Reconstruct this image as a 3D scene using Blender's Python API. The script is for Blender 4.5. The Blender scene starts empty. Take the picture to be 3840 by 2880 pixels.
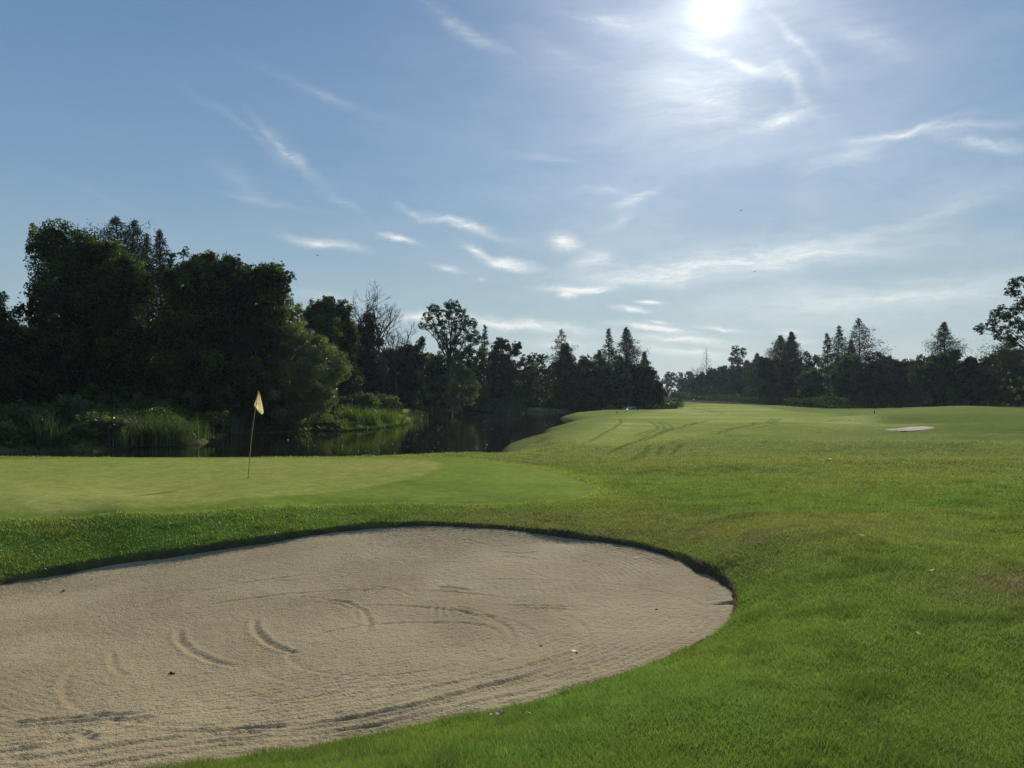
import bpy, math, random
import numpy as np
from mathutils import Vector

# ------------------------------------------------------------------ camera, world, sun, exposure
SC = bpy.context.scene
COL = SC.collection
F = 766.0; HOR = 396.0; CZ = 1.98           # focal length in px of a 1024 wide frame, horizon row, eye height
PITCH = math.atan((HOR - 384.0) / F)
cam = bpy.data.cameras.new('camera'); cam_o = bpy.data.objects.new('camera', cam); COL.objects.link(cam_o)
cam.sensor_width = 36.0; cam.lens = 36.0 * F / 1024.0; cam.clip_start = 0.1; cam.clip_end = 20000
cam_o.location = (0, 0, CZ); cam_o.rotation_euler = (math.radians(90) + PITCH, 0, 0)
SC.camera = cam_o

def ray(px, py):
    x = (px - 512.0) / F; y = -(py - 384.0) / F
    c, s = math.cos(PITCH), math.sin(PITCH)
    return np.array([x, c - y * s, s + y * c])
SUN = ray(716, 9); SUN = SUN / np.linalg.norm(SUN)
SUN_EL = math.asin(SUN[2]); SUN_AZ = math.atan2(SUN[0], SUN[1])

SC.render.engine = 'CYCLES'
SC.view_settings.view_transform = 'Standard'; SC.view_settings.look = 'None'
SC.view_settings.gamma = 1.0; SC.view_settings.exposure = 0.0
SC.cycles.max_bounces = 5; SC.cycles.diffuse_bounces = 2; SC.cycles.glossy_bounces = 2
SC.cycles.transmission_bounces = 3; SC.cycles.transparent_max_bounces = 4; SC.cycles.volume_bounces = 0
SC.cycles.use_denoising = True; SC.cycles.denoising_prefilter = 'NONE'; SC.cycles.denoising_input_passes = 'RGB_ALBEDO_NORMAL'
SC.cycles.use_adaptive_sampling = True; SC.cycles.adaptive_threshold = 0.012
try:
    SC.cycles.sample_clamp_indirect = 4.0; SC.cycles.sample_clamp_direct = 0.0
except Exception: pass

sl = bpy.data.lights.new('sun', 'SUN'); sl.energy = 4.2; sl.angle = math.radians(0.55); sl.color = (1.0, 0.93, 0.80)
so = bpy.data.objects.new('sun', sl); COL.objects.link(so)
so.rotation_euler = Vector(SUN).to_track_quat('Z', 'Y').to_euler(); so.location = (30, 100, 80)

def azel(px, py):
    d = ray(px, py); d /= np.linalg.norm(d)
    return math.degrees(math.atan2(d[0], d[1])), math.degrees(math.asin(d[2]))

W = bpy.data.worlds.new('World'); SC.world = W; W.use_nodes = True
nt = W.node_tree; nt.nodes.clear()
def N(t, **kw):
    n = nt.nodes.new(t)
    for k, v in kw.items(): setattr(n, k, v)
    return n
def L(a, b): nt.links.new(a, b)
def M(op, a, b=None, c=None, clamp=False):
    n = N('ShaderNodeMath', operation=op, use_clamp=clamp)
    for i, v in enumerate((a, b, c)):
        if v is None: continue
        if isinstance(v, (int, float)): n.inputs[i].default_value = v
        else: L(v, n.inputs[i])
    return n.outputs[0]
SKY_STRENGTH = 0.086
sky = N('ShaderNodeTexSky', sky_type='NISHITA'); sky.sun_disc = False
sky.sun_elevation = SUN_EL; sky.sun_rotation = SUN_AZ; sky.air_density = 1.0; sky.dust_density = 0.35; sky.ozone_density = 2.0
tc = N('ShaderNodeTexCoord')
sep = N('ShaderNodeSeparateXYZ'); L(tc.outputs['Generated'], sep.inputs[0])
az = M('MULTIPLY', M('ARCTAN2', sep.outputs[0], sep.outputs[1]), 57.29578)
el = M('MULTIPLY', M('ARCSINE', M('MAXIMUM', sep.outputs[2], -0.9999)), 57.29578)
cmb = N('ShaderNodeCombineXYZ'); L(az, cmb.inputs[0]); L(el, cmb.inputs[1])
# warp of the azimuth/elevation field so cloud wisps get ragged
nz = N('ShaderNodeTexNoise'); nz.inputs['Scale'].default_value = 0.16; nz.inputs['Detail'].default_value = 5; nz.inputs['Roughness'].default_value = 0.6
L(cmb.outputs[0], nz.inputs['Vector'])
wv = N('ShaderNodeVectorMath', operation='SUBTRACT'); L(nz.outputs['Color'], wv.inputs[0]); wv.inputs[1].default_value = (.5, .5, .5)
ws = N('ShaderNodeVectorMath', operation='MULTIPLY'); L(wv.outputs[0], ws.inputs[0]); ws.inputs[1].default_value = (3.6, 1.9, 0)
wa = N('ShaderNodeVectorMath', operation='ADD'); L(cmb.outputs[0], wa.inputs[0]); L(ws.outputs[0], wa.inputs[1])
warped = wa.outputs[0]
# streaky cirrus texture: fine in elevation, long in azimuth
def streak(scale, ang, detail=6, rough=0.62, src=None, sx=0.16):
    mp = N('ShaderNodeMapping'); L(src or warped, mp.inputs['Vector'])
    mp.inputs['Rotation'].default_value = (0, 0, math.radians(ang)); mp.inputs['Scale'].default_value = (scale * sx, scale, 1)
    n = N('ShaderNodeTexNoise'); n.inputs['Scale'].default_value = 1.0; n.inputs['Detail'].default_value = detail; n.inputs['Roughness'].default_value = rough
    L(mp.outputs[0], n.inputs['Vector']); return n.outputs['Fac']
def ramp(v, a, b):
    n = N('ShaderNodeMapRange'); n.clamp = True; n.interpolation_type = 'SMOOTHSTEP'
    L(v, n.inputs[0]); n.inputs[1].default_value = a; n.inputs[2].default_value = b; return n.outputs[0]
st_a = streak(0.55, 12); st_b = streak(1.6, -8, sx=0.12); st_c = streak(0.30, -14, sx=0.3)
st_d = streak(3.6, -20, 7, .7, None, .22)
tex = M('ADD', M('MULTIPLY', ramp(st_a, .38, .68), 0.45), M('ADD', M('MULTIPLY', ramp(st_b, .36, .66), 0.3), M('MULTIPLY', ramp(st_d, .38, .64), 0.3)))
# (px, py, half length px, half width px, tilt deg (up to the right), weight) of every wisp seen in the photograph
WISPS = [
 (288, 152, 50.4, 4.8, -36, 0.231), (282, 146, 21.6, 12.8, -55, 0.099), (240, 128, 72, 4, -30, 0.088), (330, 95, 96, 4, -14, 0.0935), (455, 25, 90, 5.6, -32, 0.11), (500, 50, 84, 4.8, -22, 0.0825),
 (462, 225, 60, 4, -16, 0.42), (415, 212, 26.4, 4, -30, 0.165), (327, 245, 44, 5, -6, 0.55), (398, 239, 22, 3.5, -14, 0.7), (507, 263, 32, 5, -8, 0.95), (473, 250, 20, 4, -25, 0.45),
 (561, 241, 20, 7, -10, 0.75), (590, 259, 22, 7, 6, 0.5), (445, 269, 18, 3, -10, 0.5), (482, 280, 8, 2, 0, 0.4),
 (578, 290, 42, 3.5, -4, 0.85), (569, 296, 10, 3, 0, 0.8), (648, 303, 16, 2, 0, 0.85), (629, 311, 20, 2.6, -4, 0.85), (655, 322, 14, 1.8, -5, 0.6), (650, 328, 44, 3, -6, 0.85), (722, 328, 30, 2, -6, 0.6),
 (540, 327, 75, 4.5, -5, 0.75), (420, 318, 26, 4, -2, 0.5), (683, 339, 60, 4, -2, 0.75), (560, 343, 40, 4, -2, 0.45), (680, 352, 70, 5, -2, 0.45), (470, 322, 60, 5, -6, 0.35), (800, 341, 22, 2.5, 0, 0.3), (793, 333, 16, 2, -4, 0.35),
 (740, 262, 190, 14, 3, 0.42), (660, 275, 120, 10, 4, 0.25), (880, 300, 200, 16, 2, 0.3), (640, 195, 34, 5, 22, 0.32), (625, 215, 30, 5, 30, 0.16), (610, 188, 45, 4, 0, 0.14),
 (560, 158, 60, 4, -8, 0.08), (905, 132, 70, 4, 4, 0.26), (990, 142, 50, 6, -14, 0.32), (960, 128, 60, 4, -4, 0.22), (840, 160, 50, 8, 20, 0.16),
 (780, 118, 42, 8, 12, 0.4), (735, 60, 60, 5, -22, 0.3), (790, 78, 50, 6, -50, 0.2), (800, 45, 60, 5, -48, 0.18), (700, 100, 90, 26, -10, 0.22),
 (900, 225, 150, 9, 16, 0.08), (960, 200, 120, 10, 16, 0.08), (240, 180, 36, 9.6, -30, 0.088), (340, 202, 26.4, 4, -30, 0.099), (270, 200, 72, 3.2, -6, 0.077),
 (615, 20, 60, 8, -10, 0.2), (560, 60, 60, 10, -20, 0.1), (870, 40, 60, 12, -30, 0.12), (330, 300, 60, 6, -4, 0.18), (90, 190, 72, 4.8, -20, 0.0275)]
acc = None
for (px, py, hl, hw, tilt, wt) in WISPS:
    a0, e0 = azel(px, py); dpp = math.degrees(1 / F) * math.cos(math.radians(a0)) ** 1.0
    mp = N('ShaderNodeMapping', vector_type='TEXTURE'); L(warped, mp.inputs['Vector'])
    mp.inputs['Location'].default_value = (a0, e0, 0); mp.inputs['Rotation'].default_value = (0, 0, math.radians(tilt))
    mp.inputs['Scale'].default_value = (hl * dpp * 1.45, hw * dpp * 2.0, 1)
    g = N('ShaderNodeTexGradient', gradient_type='QUADRATIC_SPHERE'); L(mp.outputs[0], g.inputs['Vector'])
    acc = M('MULTIPLY', g.outputs['Fac'], wt * 1.6) if acc is None else M('MULTIPLY_ADD', g.outputs['Fac'], wt * 1.6, acc)
wisps = M('MULTIPLY', acc, M('ADD', M('MULTIPLY', tex, 1.35), 0.26))
# broad thin veil, denser low and to the right
veil_el = ramp(el, 24.0, 3.0); veil_az = ramp(az, -25.0, 25.0)
veil = M('MULTIPLY', M('MULTIPLY', ramp(st_c, .34, .70), veil_el), M('MULTIPLY_ADD', veil_az, .13, .05))
veil2 = M('MULTIPLY', M('MULTIPLY', ramp(st_a, .42, .80), veil_az), 0.05)
cover = M('MINIMUM', M('ADD', M('ADD', wisps, veil), veil2), 0.92)
# angle to the sun
dv = N('ShaderNodeVectorMath', operation='DOT_PRODUCT'); L(tc.outputs['Generated'], dv.inputs[0]); dv.inputs[1].default_value = tuple(SUN)
ang = M('MULTIPLY', M('ARCCOSINE', M('MINIMUM', dv.outputs['Value'], 0.999999)), 57.29578)
def expf(k, amp): return M('MULTIPLY', M('EXPONENT', M('MULTIPLY', ang, -1.0 / k)), amp)
# sky colour: the physical sky graded, then thin cloud lit by the sun, then the sun with its aureole
hs = N('ShaderNodeHueSaturation'); hs.inputs['Saturation'].default_value = 0.9; hs.inputs['Value'].default_value = 0.55; L(sky.outputs[0], hs.inputs['Color'])
gr = N('ShaderNodeValToRGB'); L(M('DIVIDE', el, 60.0, clamp=True), gr.inputs[0]); cr = gr.color_ramp     # thin morning haze, paler to the horizon
for k, (p_, c_) in enumerate([(0.0, (5.6, 7.0, 7.4)), (.10, (4.3, 6.1, 7.0)), (.25, (2.6, 4.5, 6.9)), (.45, (1.6, 3.15, 5.8)), (1.0, (1.1, 2.1, 4.6))]):
    e_ = cr.elements[k] if k < 2 else cr.elements.new(p_)
    e_.position = p_; e_.color = (*c_, 1)
gd = N('ShaderNodeMix', data_type='RGBA'); gd.inputs['Factor'].default_value = .75; L(hs.outputs[0], gd.inputs['A']); L(gr.outputs[0], gd.inputs['B'])
cl_col = N('ShaderNodeMix', data_type='RGBA'); cl_col.inputs['A'].default_value = (9.5, 9.8, 9.6, 1); cl_col.inputs['B'].default_value = (13, 13.2, 13, 1)
L(M('EXPONENT', M('MULTIPLY', ang, -1 / 14.0)), cl_col.inputs['Factor'])
mx = N('ShaderNodeMix', data_type='RGBA'); L(cover, mx.inputs['Factor']); L(gd.outputs['Result'], mx.inputs['A']); L(cl_col.outputs['Result'], mx.inputs['B'])
aur_tex = M('ADD', M('MULTIPLY', ramp(st_c, .3, .7), 0.5), M('MULTIPLY_ADD', ramp(st_a, .3, .75), 0.15, 0.7))
glow = M('ADD', M('MULTIPLY', expf(7.5, 7.0), aur_tex), M('ADD', expf(0.9, 14.0), M('MULTIPLY', ramp(ang, 1.35, 0.6), 40.0)))
gc = N('ShaderNodeVectorMath', operation='SCALE'); gc.inputs[0].default_value = (1.0, 0.97, 0.90); L(glow, gc.inputs['Scale'])
ad = N('ShaderNodeVectorMath', operation='ADD'); L(mx.outputs['Result'], ad.inputs[0]); L(gc.outputs[0], ad.inputs[1])
bg = N('ShaderNodeBackground'); L(ad.outputs[0], bg.inputs['Color']); bg.inputs['Strength'].default_value = SKY_STRENGTH
wo = N('ShaderNodeOutputWorld'); L(bg.outputs[0], wo.inputs['Surface'])
W.cycles.sampling_method = 'MANUAL'; W.cycles.sample_map_resolution = 1024

# ------------------------------------------------------------------ helpers
rng = np.random.default_rng(7); random.seed(7)
def P3(px, py, Y):
    """the point seen at pixel (px,py) of the 1024x768 frame, Y metres ahead"""
    d = ray(px, py); return np.array([0, 0, CZ]) + d * (Y / d[1])
def S(x, y): return x / 3.75, y / 3.75          # photograph px -> frame px
def onz(px, py, z):
    d = ray(px, py); t = (z - CZ) / d[2]; return np.array([d[0] * t, d[1] * t])
def tag(o, label=None, cat=None, group=None, kind=None):
    if label: o['label'] = label
    if cat: o['category'] = cat
    if group: o['group'] = group
    if kind: o['kind'] = kind
    return o
def empty(name, loc=(0, 0, 0)):
    o = bpy.data.objects.new(name, None); COL.objects.link(o); o.location = tuple(loc); return o
def raw_mesh(name, V, counts, idx, mats=(), smooth=False, attrs=None):
    me = bpy.data.meshes.new(name)
    V = np.ascontiguousarray(V, dtype=np.float32); counts = np.asarray(counts, dtype=np.int32); idx = np.asarray(idx, dtype=np.int32)
    me.vertices.add(len(V)); me.vertices.foreach_set('co', V.ravel())
    me.loops.add(len(idx)); me.loops.foreach_set('vertex_index', idx)
    me.polygons.add(len(counts)); st = np.zeros(len(counts), np.int32); st[1:] = np.cumsum(counts)[:-1]
    me.polygons.foreach_set('loop_start', st)
    try: me.polygons.foreach_set('loop_total', counts)
    except Exception: pass
    if smooth: me.polygons.foreach_set('use_smooth', np.ones(len(counts), bool))
    for an, (dom, typ, data) in (attrs or {}).items():
        a = me.attributes.new(an, typ, dom); a.data.foreach_set('color' if typ == 'FLOAT_COLOR' else 'value', np.ascontiguousarray(data, dtype=np.float32).ravel())
    me.update(calc_edges=True)
    for m in mats: me.materials.append(m)
    return me
def link(name, me, parent=None, loc=None):
    o = bpy.data.objects.new(name, me); COL.objects.link(o)
    if parent is not None: o.parent = parent
    if loc is not None: o.location = tuple(loc)
    return o
class MB:
    def __init__(s): s.V = []; s.C = []; s.I = []; s.n = 0
    def add(s, V, Fs):
        V = np.asarray(V, float).reshape(-1, 3); s.V.append(V)
        for f in Fs: s.C.append(len(f)); s.I.extend([i + s.n for i in f])
        s.n += len(V)
    def box(s, c, h, rot=0.0, top=1.0):
        cx, cy, cz = c; hx, hy, hz = h; v = []
        for z, k in ((-hz, 1), (hz, top)):
            for x, y in ((-hx, -hy), (hx, -hy), (hx, hy), (-hx, hy)):
                X, Y = x * k, y * k
                v.append((cx + X * math.cos(rot) - Y * math.sin(rot), cy + X * math.sin(rot) + Y * math.cos(rot), cz + z))
        s.add(v, [(3, 2, 1, 0), (4, 5, 6, 7), (0, 1, 5, 4), (1, 2, 6, 5), (2, 3, 7, 6), (3, 0, 4, 7)])
    def tube(s, pts, rad, n=6, cap=True):
        pts = np.asarray(pts, float); m = len(pts); rad = np.broadcast_to(np.asarray(rad, float), (m,))
        T = np.gradient(pts, axis=0); T /= (np.linalg.norm(T, axis=1, keepdims=True) + 1e-9)
        ref = np.array([0.0, 0, 1]) if abs(T[0][2]) < .9 else np.array([1.0, 0, 0])
        A = np.cross(T, ref); A /= (np.linalg.norm(A, axis=1, keepdims=True) + 1e-9); B = np.cross(T, A)
        th = np.arange(n) * 2 * np.pi / n
        V = (pts[:, None, :] + rad[:, None, None] * (np.cos(th)[None, :, None] * A[:, None, :] + np.sin(th)[None, :, None] * B[:, None, :])).reshape(-1, 3)
        Fs = [(i * n + j, i * n + (j + 1) % n, (i + 1) * n + (j + 1) % n, (i + 1) * n + j) for i in range(m - 1) for j in range(n)]
        if cap: Fs += [tuple(range(n)), tuple(range((m - 1) * n, m * n))[::-1]]
        s.add(V, Fs)
    def blob(s, c, r, seg=10, rings=7, rough=0.0, rs=None):
        rs = rs or rng; V = []; c = np.asarray(c, float); r = np.broadcast_to(np.asarray(r, float), (3,))
        for i in range(rings + 1):
            ph = math.pi * i / rings
            for j in range(seg):
                k = 1 + rough * (rs.random() - .5) * 2; t = 2 * math.pi * j / seg
                V.append(c + r * k * np.array([math.sin(ph) * math.cos(t), math.sin(ph) * math.sin(t), math.cos(ph)]))
        s.add(V, [(i * seg + j, (i + 1) * seg + j, (i + 1) * seg + (j + 1) % seg, i * seg + (j + 1) % seg) for i in range(rings) for j in range(seg)])
    def build(s, name, mat, parent=None, smooth=False, loc=None):
        V = np.concatenate(s.V) if s.V else np.zeros((0, 3))
        return link(name, raw_mesh(name, V, s.C, s.I, [mat], smooth), parent, loc)

# numpy noise
_perm = np.random.default_rng(3).permutation(4096).astype(np.int64)
def _h(ix, iy, k=0): return _perm[(_perm[(ix + k * 131) & 4095] + iy) & 4095] / 4095.0
def vnoise(x, y, k=0):
    x = np.asarray(x, float); y = np.asarray(y, float)
    ix = np.floor(x).astype(np.int64); iy = np.floor(y).astype(np.int64); fx = x - ix; fy = y - iy
    fx = fx * fx * (3 - 2 * fx); fy = fy * fy * (3 - 2 * fy)
    a = _h(ix, iy, k); b = _h(ix + 1, iy, k); c = _h(ix, iy + 1, k); d = _h(ix + 1, iy + 1, k)
    return (a + (b - a) * fx) * (1 - fy) + (c + (d - c) * fx) * fy
def fbm(x, y, oct=4, k=0):
    v = 0; a = .5; t = 0
    for i in range(oct): v = v + a * vnoise(x * 2 ** i + 17.3 * i, y * 2 ** i + 5.1 * i, k + i); t += a; a *= .5
    return v / t
def sstep(a, b, x): t = np.clip((x - a) / (b - a), 0, 1); return t * t * (3 - 2 * t)
def seg_dist(X, Y, pl, closed=False):
    """distance to a polyline and position along it (0..1)"""
    pl = np.asarray(pl, float); q = np.vstack([pl, pl[:1]]) if closed else pl
    best = np.full(X.shape, 1e9); al = np.zeros(X.shape); n = len(q) - 1
    for i in range(n):
        ax, ay = q[i]; bx, by = q[i + 1]; dx, dy = bx - ax, by - ay; l2 = dx * dx + dy * dy + 1e-12
        t = np.clip(((X - ax) * dx + (Y - ay) * dy) / l2, 0, 1)
        d = np.hypot(X - ax - t * dx, Y - ay - t * dy); m = d < best
        best = np.where(m, d, best); al = np.where(m, (i + t) / n, al)
    return best, al
def inside(X, Y, pl):
    pl = np.asarray(pl, float); r = np.zeros(X.shape, bool); n = len(pl)
    for i in range(n):
        ax, ay = pl[i]; bx, by = pl[(i + 1) % n]
        c = ((ay > Y) != (by > Y)) & (X < (bx - ax) * (Y - ay) / (by - ay + 1e-12) + ax); r ^= c
    return r
def sdist(X, Y, pl):
    d, _ = seg_dist(X, Y, pl, True); return np.where(inside(X, Y, pl), -d, d)
def smooth_poly(pl, it=2):
    pl = np.asarray(pl, float)
    for _ in range(it):
        a = pl; b = np.roll(pl, -1, axis=0); pl = np.empty((len(a) * 2, 2)); pl[0::2] = a * .75 + b * .25; pl[1::2] = a * .25 + b * .75
    return pl
class TPS:
    def __init__(s, P, z, reg=1e-3):
        P = np.asarray(P, float); n = len(P); D = np.linalg.norm(P[:, None] - P[None], axis=2)
        K = s.U(D) + reg * np.eye(n); A = np.zeros((n + 3, n + 3)); A[:n, :n] = K; A[:n, n] = 1; A[:n, n + 1:] = P; A[n, :n] = 1; A[n + 1:, :n] = P.T
        s.w = np.linalg.solve(A, np.concatenate([z, np.zeros(3)])); s.P = P
    @staticmethod
    def U(r): return np.where(r > 1e-9, r * r * np.log(np.maximum(r, 1e-9)), 0)
    def __call__(s, X, Y):
        o = s.w[-3] + s.w[-2] * X + s.w[-1] * Y
        for (a, b), w in zip(s.P, s.w[:-3]): o = o + w * s.U(np.hypot(X - a, Y - b))
        return o

# ------------------------------------------------------------------ the lie of the land
WATER_Z = -1.2
def F22(x, y): return x * 1024 / 2212.0, y * 1024 / 2212.0      # coordinates read off a 2212 px wide view
# bunker outline: (x, y in the 2212 view, height of the sand there, height of the grass lip over it)
BK = [(-330, 1330, -0.70, .14), (-150, 1285, -0.71, .115), (0, 1250, -0.71, .12), (120, 1231, -0.67, .12), (240, 1207, -0.61, .12), (360, 1192, -0.52, .12), (470, 1176, -0.44, .115), (580, 1160, -0.37, .115), (690, 1143, -0.31, .11), (800, 1131, -0.27, .11), (920, 1126, -0.24, .11),
      (1060, 1131, -0.25, .115), (1180, 1143, -0.26, .12), (1300, 1158, -0.26, .12), (1400, 1174, -0.25, .115), (1480, 1200, -0.24, .11), (1540, 1232, -0.22, .12), (1575, 1262, -0.20, .08), (1590, 1292, -.18, .05), (1582, 1325, -.18, .04), (1545, 1368, -.18, .03),
      (1480, 1405, -.17, .03), (1400, 1440, -.16, .03), (1300, 1475, -.15, .03), (1200, 1505, -.14, .03), (1080, 1533, -.13, .03), (950, 1560, -.12, .03), (800, 1590, -.12, .03), (600, 1624, -.12, .03), (450, 1646, -.12, .03), (300, 1668, -.12, .03),
      (100, 1700, -.12, .03), (-150, 1740, -.12, .03), (-450, 1760, -.15, .03), (-700, 1600, -.3, .05), (-650, 1420, -.5, .1)]
bk_xy = np.array([onz(*F22(x, y), zs + lp) for x, y, zs, lp in BK]); bk_s = np.array([b[2] for b in BK]); bk_l = np.array([b[3] for b in BK])
BUNK = smooth_poly(bk_xy, 2)
sand_tps = TPS(np.vstack([bk_xy, [[-3.5, 7.6], [-1, 8.0], [-6, 8.0]]]), np.concatenate([bk_s, [-.42, -.34, -.54]]), 0.02)
POND = np.array([onz(x, y, WATER_Z) for x, y in
    [(499.6, 458.3), (500.3, 451.1), (505.4, 446.7), (519.8, 442.4), (534.3, 438.8), (548.8, 436.2), (542.3, 432.3), (550.2, 429.4), (564.7, 425.8), (574.8, 424.3), (577.7, 423.2), (558.9, 418.8), (563.2, 417.1), (586.7, 414.5)]]
    + [(15, 138), (24, 143), (31, 150), (34, 165), (33, 185), (26, 192), (17, 178), (13, 158), (6, 152), (-2, 151)]
    + list(onz(x, y, WATER_Z) for x, y in [(472, 412.6), (440, 413.2), (425.8, 413.9), (411.3, 414.8), (414, 418), (407, 423.0), (389.6, 426.8), (368, 429.5), (339, 431.2), (315, 430), (292.7, 432), (266.7, 433), (250, 433), (235, 433.8), (214, 440), (203.7, 444.7), (172.4, 446.3), (141, 447), (109.7, 450), (94, 452.5), (60, 452), (0, 455), (-60, 457)])
    + [(-45, 36), (-45, 31), (-32, 29.5), (-20, 29), (-12, 28.8), (-6, 29.0), (-2.5, 31), (-1.0, 35)])
POND = np.array(POND, float)
BK2_PX = ([(x, y) for x, y in [(887, 430.3), (900, 430.0), (906, 428.7), (912, 427.7), (925, 427.8), (932, 428.3), (918, 430.0), (905, 431.4), (895, 431.2)]])
ctrl = []      # (px, py, Y)
ctrl += [(512, 768, 3.35), (300, 800, 3.0), (760, 768, 3.35), (1000, 768, 3.4), (800, 700, 4.2), (1000, 690, 4.4), (700, 690, 4.25), (1010, 600, 6.15), (860, 620, 5.75), (1010, 540, 8.8), (860, 560, 7.8), (1000, 500, 12.8), (850, 520, 10.6), (760, 540, 9.5),
         (1000, 470, 19.5), (860, 480, 17.5), (740, 500, 14.0), (660, 510, 13.2), (592, 491, 16), (640, 480, 18.6), (560, 505, 14.2), (470, 500, 14.8), (1000, 448, 29), (860, 450, 29), (720, 455, 27), (600, 465, 23), (540, 466, 23),
         (960, 430, 50), (860, 433, 47), (740, 436, 43), (620, 440, 40), (560, 445, 34), (600, 425, 60), (700, 420, 79), (820, 422, 72), (1010, 418, 78), (950, 420, 72), (620, 414, 108), (600, 412, 118), (650, 410, 135), (700, 408.5, 150), (660, 404.5, 205), (700, 402, 240), (665, 400.3, 250), (740, 402.2, 240), (770, 405, 190), (800, 408, 155), (850, 409.6, 140), (900, 409, 135), (874, 415.5, 100), (800, 415, 105),
         (968, 406, 112), (930, 407.6, 120), (1024, 409.5, 112), (1005, 408, 118), (1100, 409, 118),
         (0, 456, 25.2), (100, 455.6, 25.5), (250, 457, 25), (380, 457, 25), (460, 457.5, 24.6), (495, 460, 24.5), (442, 463, 22.4), (0, 480, 18.3), (0, 512, 12.6), (120, 508, 13.1), (250, 478, 18.5), (134, 494, 15.3), (250, 502, 13.9), (350, 495, 15.2), (420, 497, 14.9), (500, 478, 18.4), (350, 470, 20.5), (-200, 470, 20), (-200, 456, 25), (-300, 520, 12)]
cp = []; cz = []
for px, py, Y in ctrl: p = P3(px, py, Y); cp.append(p[:2]); cz.append(p[2])
for q, a, b in zip(bk_xy, bk_s, bk_l): cp.append(q); cz.append(a + b)
for x, y, z in [(0, .6, .38), (2.5, .6, .38), (-2.5, 1, .34), (0, -4, .4), (6, -3, .4), (-8, 0, .2), (-50, 75, -.4), (-20, 95, -.3), (-30, 110, 0), (-90, 60, 0), (-60, 30, -.2), (-40, 15, 0), (0, 200, -.3), (-60, 200, 0), (60, 330, .2), (20, 420, -.2), (200, 250, .3), (140, 100, .3), (60, 40, -.1), (40, 12, .3), (20, -20, .4), (-20, -20, .4), (0, 900, 0), (-600, 500, 0), (600, 500, 0), (-900, -100, 0), (900, -100, 0), (0, -900, 0)]:
    cp.append((x, y)); cz.append(z)
cp = np.array(cp); cz = np.array(cz)
def warp_xy(X, Y):      # scale-aware domain for the interpolation
    r = np.hypot(X, Y) + 1.0; k = np.log1p(r / 3.0) / r; return X * k, Y * k
ground_tps = TPS(np.stack(warp_xy(cp[:, 0], cp[:, 1]), 1), cz, 2e-4)
def base_z(X, Y):
    z = np.clip(ground_tps(*warp_xy(X, Y)), -1.0, 1.6)
    for bx, by, sx, sy, h in BUMPS: z = z + 1.35 * h * (np.exp(-((X - bx) / sx) ** 2 - ((Y - by) / sy) ** 2) - .35 * np.exp(-((X - bx) / sx) ** 2 - ((Y - by + sy * 1.6) / sy) ** 2))
    return z
_ys = np.exp(np.linspace(math.log(5), math.log(400), 500))
def ong(px, py):
    d = ray(px, py); X = d[0] / d[1] * _ys; zr = CZ + d[2] / d[1] * _ys; b = zr < base_z(X, _ys)
    i = int(np.argmax(b)) if b.any() else len(_ys) - 1
    return np.array([X[i], _ys[i]])
BUMPS = [(9, 34, 5, 3, .22), (16, 30, 5, 2.4, .20), (20, 52, 9, 4, .30), (30, 48, 7, 4, .35), (13, 22, 4, 2, .10), (6, 22, 3.5, 1.6, .08), (34, 70, 8, 5, .5), (46, 74, 8, 5, .4), (12, 43, 5, 2.2, .14), (24, 38, 6, 2.5, .2), (22, 62, 6, 2.2, .25), (40, 100, 12, 6, .3), (28, 26, 5, 2, .12)]
BK2 = smooth_poly([ong(x, y) for x, y in BK2_PX], 1)
GREEN = smooth_poly([ong(x, y) for x, y in [(-120, 520), (0, 514), (120, 509), (220, 503), (300, 496), (380, 486), (430, 474), (443, 466), (436, 461.0), (380, 458.5), (250, 458.3), (100, 458.5), (0, 459.5), (-150, 462)]], 2)
COLLAR = smooth_poly([ong(x, y) for x, y in [(-140, 540), (0, 521), (120, 514), (260, 508), (360, 504.5), (450, 505.5), (530, 504), (580, 500), (597, 492), (590, 484), (560, 473), (520, 464.5), (470, 458.6), (420, 456.8), (200, 456), (0, 456.8), (-160, 458)]], 2)
FAIR = smooth_poly([ong(x, y) for x, y in [(566, 441), (585, 434), (610, 427), (612, 418), (640, 413), (668, 409), (690, 403.6), (740, 403.9), (790, 411.5), (836, 414.0), (872, 419), (925, 427.3), (905, 427.5), (880, 429), (840, 431), (780, 433.2), (700, 438), (640, 443), (600, 447)]], 2)

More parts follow.
